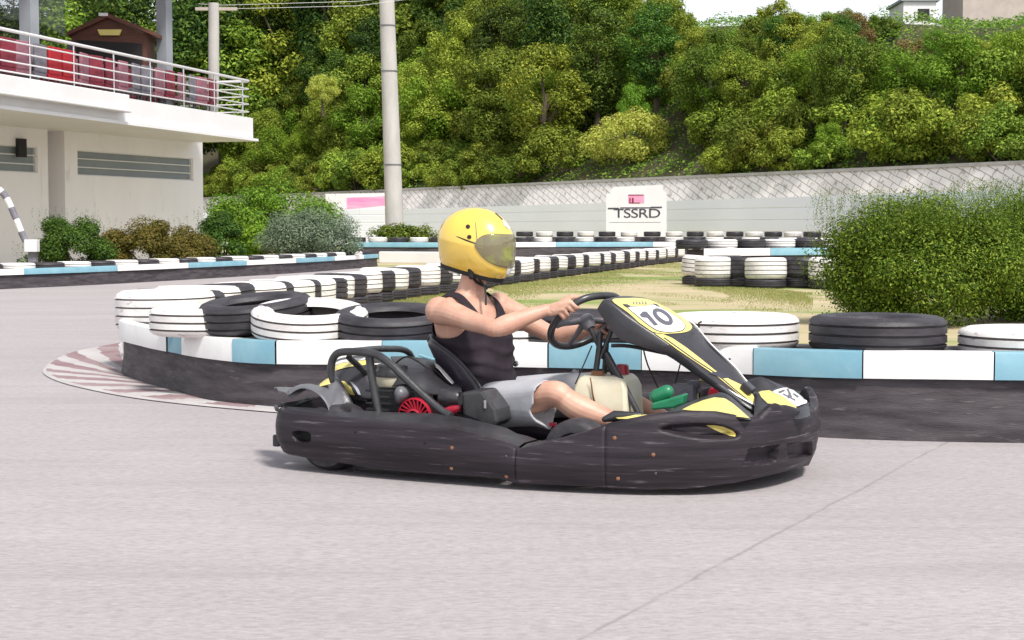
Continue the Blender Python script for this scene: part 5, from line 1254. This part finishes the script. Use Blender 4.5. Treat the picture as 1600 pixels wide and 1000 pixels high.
# arms
SR, SL = V((-.475, -.178, .648)), V((-.352, .172, .655))
ER, WRr = V((-.170, -.315, .592)), K(862, 489, -.19)
EL_, WLl = V((-.115, .285, .515)), V((.075, .215, .575))
def near_rim(u, v, behind=False):
    return min((2*pi*i/200 for i in range(200)), key=lambda a: (proj(KW(rimp(a)))[0]-u)**2+(proj(KW(rimp(a)))[1]-v)**2+(0 if (e1*cos(a)).y*1 < .02 or behind else 4000))
aR = min((2*pi*i/400 for i in range(400)), key=lambda a: (proj(KW(rimp(a)))[0]-889)**2+(proj(KW(rimp(a)))[1]-485)**2); PR = rimp(aR)
aL = min((2*pi*i/400 for i in range(400)), key=lambda a: (proj(KW(rimp(a)))[0]-946)**2+(proj(KW(rimp(a)))[1]-510)**2); PL = rimp(aL)
ELBR = V((-.165, -.31, .590))
wr = PR+V((-.078, -.034, -.004)); wl = PL+V((-.088, .040, -.012))
def armt(S_, E_, W_, dl):
    p = [S_+V((.0, 0, -.004)), S_.lerp(E_, .25)+V((0, dl*.006, .006)), S_.lerp(E_, .55), S_.lerp(E_, .85), E_, E_.lerp(W_, .22)+V((0, 0, -.003)), E_.lerp(W_, .5), E_.lerp(W_, .8), W_]
    stube(body, p, [.056, .052, .044, .038, .037, .0425, .037, .029, .0245])
    body.ell(S_+V((0, dl*.004, .002)), (.062, .056, .060)); body.tube([S_+V((0, -dl*.03, -.012)), S_.lerp(V((-.42, 0, .69)), .35), S_.lerp(V((-.42, 0, .70)), .8)], [.050, .044, .030], 14, ball=True)
armt(SR, ELBR, wr, -1); armt(SL, EL_, wl, 1)
def hand(P, T, wrist, rimr, flip=1, thumb_side=1):
    T = T.normalized(); Wd = (wrist-P); Wd = (Wd-T*Wd.dot(T)).normalized(); N_ = T.cross(Wd)*flip
    rr = rimr+.009
    k0 = P+Wd*.030+N_*.020
    # palm: flattened tubes from the wrist to the knuckles
    for i, q in enumerate((-.032, -.0108, .0108, .032)):
        kn = P+T*q*.95+Wd*.020+N_*(.024-.003*abs(i-1))
        body.tube([wrist+T*q*.35, wrist.lerp(kn, .45)+T*q*.35+N_*.004, kn], [.017, .0165, .0115], 12, ball=True)
        L = (205, 225, 215, 190)[i]; st = 52; fp_ = [kn]
        for k in range(1, 8):
            ph = radians(st+(L-st)*k/7); fp_.append(P+T*(q+.002*k*(1 if i > 1 else -1)*.3)+Wd*cos(ph)*rr+N_*sin(ph)*rr*1.02)
        body.tube(fp_, [.0105, .0096, .0090, .0094, .0086, .0084, .0082, .0074], 10, ball=True)
    base = wrist.lerp(P, .35)+T*.022*thumb_side-N_*.006
    tp = [base, P+Wd*.026+T*.045*thumb_side-N_*.010, P+Wd*.004+T*.056*thumb_side-N_*.024, P-Wd*.016+T*.050*thumb_side-N_*.022]
    body.tube(tp, [.0165, .013, .0110, .0088], 10, ball=True)
tR = (rimp(aR+.03)-rimp(aR-.03)); tL = (rimp(aL+.03)-rimp(aL-.03))
def out_flip(P, T, wrist):
    T = T.normalized(); Wd = (wrist-P); Wd = (Wd-T*Wd.dot(T)).normalized(); N_ = T.cross(Wd)
    return 1 if N_.dot(P-WC) > 0 else -1
if tR.z < 0: tR = -tR
if tL.z < 0: tL = -tL
hand(PR, tR, wr, .0155, out_flip(PR, tR, wr), 1); hand(PL, tL, wl, .0155, out_flip(PL, tL, wl), 1)
# legs
LEG = {-1: (V((-.30, -.10, .235)), V((.085, -.265, .322)), V((.425, -.20, .175))), 1: (V((-.30, .10, .235)), V((.115, .235, .318)), V((.45, .17, .175)))}
for s, (h, k, a) in LEG.items():
    stube(body, [h, h.lerp(k, .35), h.lerp(k, .7), k.lerp(h, .08)+V((0, 0, .004)), k+V((.012, 0, 0)), k.lerp(a, .12)+V((0, 0, -.004)), k.lerp(a, .32)+V((0, s*.004, -.014)), k.lerp(a, .6)+V((0, 0, -.006)), k.lerp(a, .88), a], [.088, .080, .066, .057, .054, .051, .056, .043, .034, .033])
    body.ell(k+V((.018, 0, .012)), (.038, .036, .034))
    body.tube([a, a+V((.03, 0, -.03)), a+V((.10, 0, .00)), a+V((.15, 0, .02))], [.033, .036, .033, .024], 12, ball=True)
person = body.build('person', M['skin'], None, fix=True)
bake_remesh(person, .0034, 2, .5)
person.location = KO; person.rotation_euler = (0, 0, -KA)
tag(person, 'kart driver in yellow helmet, dark tank top and grey shorts, hands on the steering wheel', 'person')
def wear(b, name, m, **k): return b.build(name, m, person, **k)
# eyes
for s in (-1, 1):
    b = MB(); b.ell(hd(.078, s*.031, .012), (.012, .013, .011), rot=HM, n=12); e = wear(b, 'eye', M['white']); b = MB(); b.ell(hd(.0865, s*.031, .011), (.005, .006, .006), rot=HM, n=10); b.build('iris', M['strap'], e)

# tank top: a shell lofted just outside the torso, open at neck and arms
prof_c = catmull([V(t[0]) for t in TOR], 14); pa = catmull([V((t[1], t[2], t[3])) for t in TOR], 14)
NW = 150; rows = []; Q = []
for i, (c, q) in enumerate(zip(prof_c, pa)):
    if c.z < .21: continue
    a, d, tw = q.x+.009+.006*sstep(.62, .69, c.z), q.y+.010+.006*sstep(.62, .69, c.z), q.z; lat = V((sin(tw), cos(tw), 0)); fw = V((cos(tw), -sin(tw), 0)); r = []; qq = []
    low = sstep(.60, .42, c.z)
    for j in range(NW):
        t = 2*pi*j/NW; cc, ss = cos(t), sin(t); e = .85
        l_ = math.copysign(abs(cc)**e, cc)*a; f_ = math.copysign(abs(ss)**e, ss)*d
        p = c+lat*l_+fw*f_; n_ = (lat*cc+fw*ss).normalized()
        wv = sin(c.z*105+2.6*sin(t*1.0+.6)+3.5*noise.noise(V((cos(t)*1.3, sin(t)*1.3, c.z*6))))*.5+.5
        k = .013*low*(wv**2)*max(.25, 1-.5*abs(ss-.3))+.007*noise.noise(V((l_*9, f_*9, c.z*7)))*(.4+low)
        sag = .016*sstep(.62, .45, c.z)*sstep(.25, .4, c.z)*max(0, ss)
        r.append(p+n_*(k+sag)); qq.append((l_, f_, c.z))
    rows.append(r); Q.append(qq)
def keep_cloth(i, j):
    l_, f_, z = Q[i][j]; al = abs(l_)
    if z > .528:
        inner = lerp(.182, .104, sstep(.528, .66, z)) if z < .66 else .104
        k = (z-.528)/.06; edge = .182-.058*min(1, max(0, k))**.6
        if al > max(.118, edge-.01*sstep(.6, .7, z)): return False
    if f_ > 0 and z > .60+.9*max(0, al-.02)**1.0 and al < .10 and z > .60+(al/.085)**3*.11: return False
    if f_ <= 0 and z > .685 and al < .072: return False
    if al < .068 and z > .69: return False
    return True
b = MB(); b.grid(rows, closed=True, keep=keep_cloth); tt = wear(b, 'tank_top', M['cloth'], angle=80, solid=0)
bm = bmesh.new(); bm.from_mesh(tt.data)
for _ in range(22):
    mv = []
    for v_ in bm.verts:
        if v_.is_boundary:
            nb2 = [e.other_vert(v_).co for e in v_.link_edges if e.is_boundary]
            if len(nb2) == 2: mv.append((v_, v_.co*.5+(nb2[0]+nb2[1])*.25))
    for v_, c in mv: v_.co = c
bm.to_mesh(tt.data); bm.free()
q_ = tt.modifiers.new('thick', 'SOLIDIFY'); q_.thickness = .004; q_.offset = 1
s_ = tt.modifiers.new('sm', 'SMOOTH'); s_.factor = .5; s_.iterations = 2
# shorts
sh = MB()
ringloft(sh, [((-.345, 0, .17), .158, .12, 0), ((-.345, 0, .24), .182, .142, .05), ((-.355, 0, .30), .176, .138, .1), ((-.36, 0, .325), .168, .132, .1)])
for s, (h, k, a) in LEG.items():
    ax = (k-h).normalized(); side = V((0, 0, 1)).cross(ax).normalized(); up = ax.cross(side); rr = []
    for (t, ry, ru, rd) in ((-.05, .10, .10, .10), (.2, .10, .100, .105), (.45, .095, .090, .108), (.68, .090, .078, .118), (.84, .088, .068, .130), (.90, .087, .064, .138), (.905, .080, .058, .128), (.70, .07, .05, .08)):
        c = h.lerp(k, t); row = []
        for j in range(32):
            x = 2*pi*j/32; vv = sin(x); w_ = 1+.05*sin(x*5+s+t*3)*sstep(.2, .9, t); row.append(c+side*cos(x)*ry*w_+up*(vv*(ru if vv > 0 else rd))*w_+ax*(.010*sin(3*x+1) if .8 < t else 0)-ax*(.03 if vv < -.3 and .8 < t else 0))
        rr.append(row)
    o = sh.grid(rr, closed=True); sh.face(range(o+31, o-1, -1)); e = o+7*32; sh.face(range(e, e+32))
so_ = wear(sh, 'shorts', M['short']); bake_remesh(so_, .0045, 4, .5)
# crumple of cloth on the far knee
b = MB(); b.grid([[K(u+9*sin(j*1.3+i), v+3*cos(i*2+j), .20+.035*i)+V((0, 0, .004*sin(j*2))) for j, (u, v) in enumerate(((884, 600), (893, 585), (900, 578), (908, 590)))] for i in range(3)]); wear(b, 'shorts_fold', M['short'], solid=.004)
# shoes
for s, (h, k, a) in LEG.items():
    b = MB(); b.tube([a+V((-.03, 0, -.035)), a+V((.03, 0, -.035)), a+V((.11, 0, -.008)), a+V((.18, 0, .02))], [.040, .045, .042, .028], 16, ball=True); wear(b, 'shoe', M['strap'])

# helmet ------------------------------------------------------------
RT = [(0, .176), (15, .175), (30, .171), (45, .167), (60, .163), (75, .160), (90, .158), (105, .158), (120, .162), (135, .168), (150, .173), (165, .176), (180, .176), (195, .172), (210, .178), (225, .186), (240, .17), (270, .155), (300, .170), (315, .196), (330, .203), (345, .190), (360, .176)]
def Rt(th): return interp(RT, math.degrees(th) % 360)
HW = .130
def hs_(th, ph):
    c = max(0.0, cos(ph)); e = c**.82; r = Rt(th); s = sin(ph); yy = HW*math.copysign(abs(s)**.92, s)*(1-.10*max(0, sin(th))**2*e)
    x = cos(th)*r*e; z = sin(th)*r*e
    if z < 0: yy *= 1-.16*min(1, -z/.13)
    return hd(x, yy, z)
b = MB(); nth, nph = 120, 90
rows = [[hs_(2*pi*i/nth, lerp(-pi/2, pi/2, j/nph)) for j in range(nph+1)] for i in range(nth+1)]
def vis_lim(ph):
    k = abs(ph)/1.28; return radians(-21-7*k**2), radians(25+18*k**2)
def hkeep(i, j):
    th = 2*pi*(i+.5)/nth; th = th-2*pi if th > pi else th; ph = lerp(-pi/2, pi/2, (j+.5)/nph)
    lo, hi = vis_lim(ph); return not (abs(ph) < 1.05 and lo+.10 < th < hi-.10)
b.grid(rows, keep=hkeep); hl = b.build('helmet', M['helmet'], person, angle=70)
bm = bmesh.new(); bm.from_mesh(hl.data)
pn = (HM @ V((-.05, 0, -1))).normalized(); pp = hd(0, 0, -.117)
bmesh.ops.bisect_plane(bm, geom=bm.verts[:]+bm.edges[:]+bm.faces[:], plane_co=pp, plane_no=pn, clear_outer=True)
cut = [v.co.copy() for v in bm.verts if v.is_boundary and abs((v.co-pp).dot(pn)) < 1e-4]
bm.to_mesh(hl.data); bm.free(); hl.data.materials.append(M['strap'])
md = hl.modifiers.new('thick', 'SOLIDIFY'); md.thickness = .014; md.offset = -1; md.material_offset = 1; md.material_offset_rim = 1
HI = HM.transposed(); cut.sort(key=lambda p: atan2((HI @ (p-HC)).y, (HI @ (p-HC)).x-.01)); cut = cut[::3]
cm = sum(cut, V())/len(cut); b = MB(); b.grid([[p+(p-cm)*.012-pn*.004, p+(p-cm)*.018+pn*.004, p+(p-cm)*-.01+pn*.017, p+(p-cm)*-.09+pn*.017, p+(p-cm)*-.12-pn*.005] for p in cut+cut[:1]]); b.build('rim_trim', M['strap'], hl, angle=60)
b = MB(); rows = []
for i in range(61):
    ph = lerp(-1.28, 1.28, i/60); lo, hi = vis_lim(ph); k = 1-(abs(ph)/1.28)**6; m_ = (lo+hi)/2; lo, hi = m_+(lo-m_)*max(.12, k**.5), m_+(hi-m_)*max(.12, k**.5)
    r = []
    for j in range(17):
        p = hs_(lerp(lo, hi, j/16) % (2*pi), ph); d_ = (p-HC).normalized(); r.append(p+d_*.0035)
    rows.append(r)
b.grid(rows); b.build('visor', M['visor'], hl, solid=.002)
HSf = Surf(lambda th, ph: hs_(th % (2*pi), ph), 150, 60, -pi*.9, pi*.99, -1.56, .6)
hs_front = [q for q in HSf.tab]
# keep only the near side for picking
HSf.tab = [q for q in HSf.tab if (HX*(HM @ V((cos(q[0])*cos(q[1]), sin(q[1]), sin(q[0])*cos(q[1])))).x+NX*(HM @ V((cos(q[0])*cos(q[1]), sin(q[1]), sin(q[0])*cos(q[1])))).y).dot(V((0, -1, 0))) > -.05]
def hdec(poly, name, m, off=.001, step=.7, cols=5): return HSf.decal(poly, name, m, hl, off, step, cols)
hdec(c1(*elp(457, 271, 17, 17, 0, 16)), 'helmet_screw', M['strap'], .002)
hdec(c1(*elp(467, 352, 17, 17, 0, 16)), 'helmet_screw', M['strap'], .002)
hdec(c1((358, 345), (380, 348), (535, 405), (532, 413), (440, 382)), 'helmet_slit', M['strap'], .0012)
hdec(c1((512, 427), (540, 434), (576, 457), (572, 461), (530, 440)), 'helmet_slit', M['strap'], .0012)
hdec(c1((512, 235), (518, 236), (532, 400), (525, 398)), 'helmet_seam', M['groove'], .0010, step=1.2, cols=2)
hdec(c1((665, 165), (672, 162), (728, 215), (722, 220)), 'helmet_line', M['strap'], .0012)
hdec(c1((722, 225), (745, 232), (785, 285), (770, 292), (735, 262)), 'forehead_vent', M['white'], .003)
hdec(c1((768, 580), (798, 600), (800, 622), (790, 655), (752, 638), (752, 624)), 'chin_vent', M['white'], .003)
hdec(c1((765, 526), (808, 556), (806, 580), (768, 562)), 'chin_slot', M['strap'], .0025)
# chin strap and its tail, cheek pad
b = MB(); P = [K(u, v, y) for u, v, y in [(733, 412, -.075), (737, 428, -.072), (744, 440, -.058), (757, 447, -.04), (760, 450, -.02)]]; b.tube(catmull(P, 5), .010, 8, flat=.5); wear(b, 'chin_strap', M['strap'])
b = MB(); P = [K(u, v, y) for u, v, y in [(748, 436, -.062), (756, 446, -.055), (758, 452, -.06), (759, 462, -.085), (759, 476, -.10)]]; b.tube(catmull(P, 5), [.0075]*21, 8, flat=.6); wear(b, 'strap_tail', M['strap'])
b = MB(); b.tube([K(735, 414, -.08), K(737, 432, -.08)], [.016, .014], 10, ball=True); wear(b, 'strap_pad', M['strap'])
b = MB(); b.tube([K(704, 424, -.03), K(712, 424, -.05), K(717, 428, -.05)], [.008, .010, .006], 8, ball=True); wear(b, 'neck_liner', M['white'])
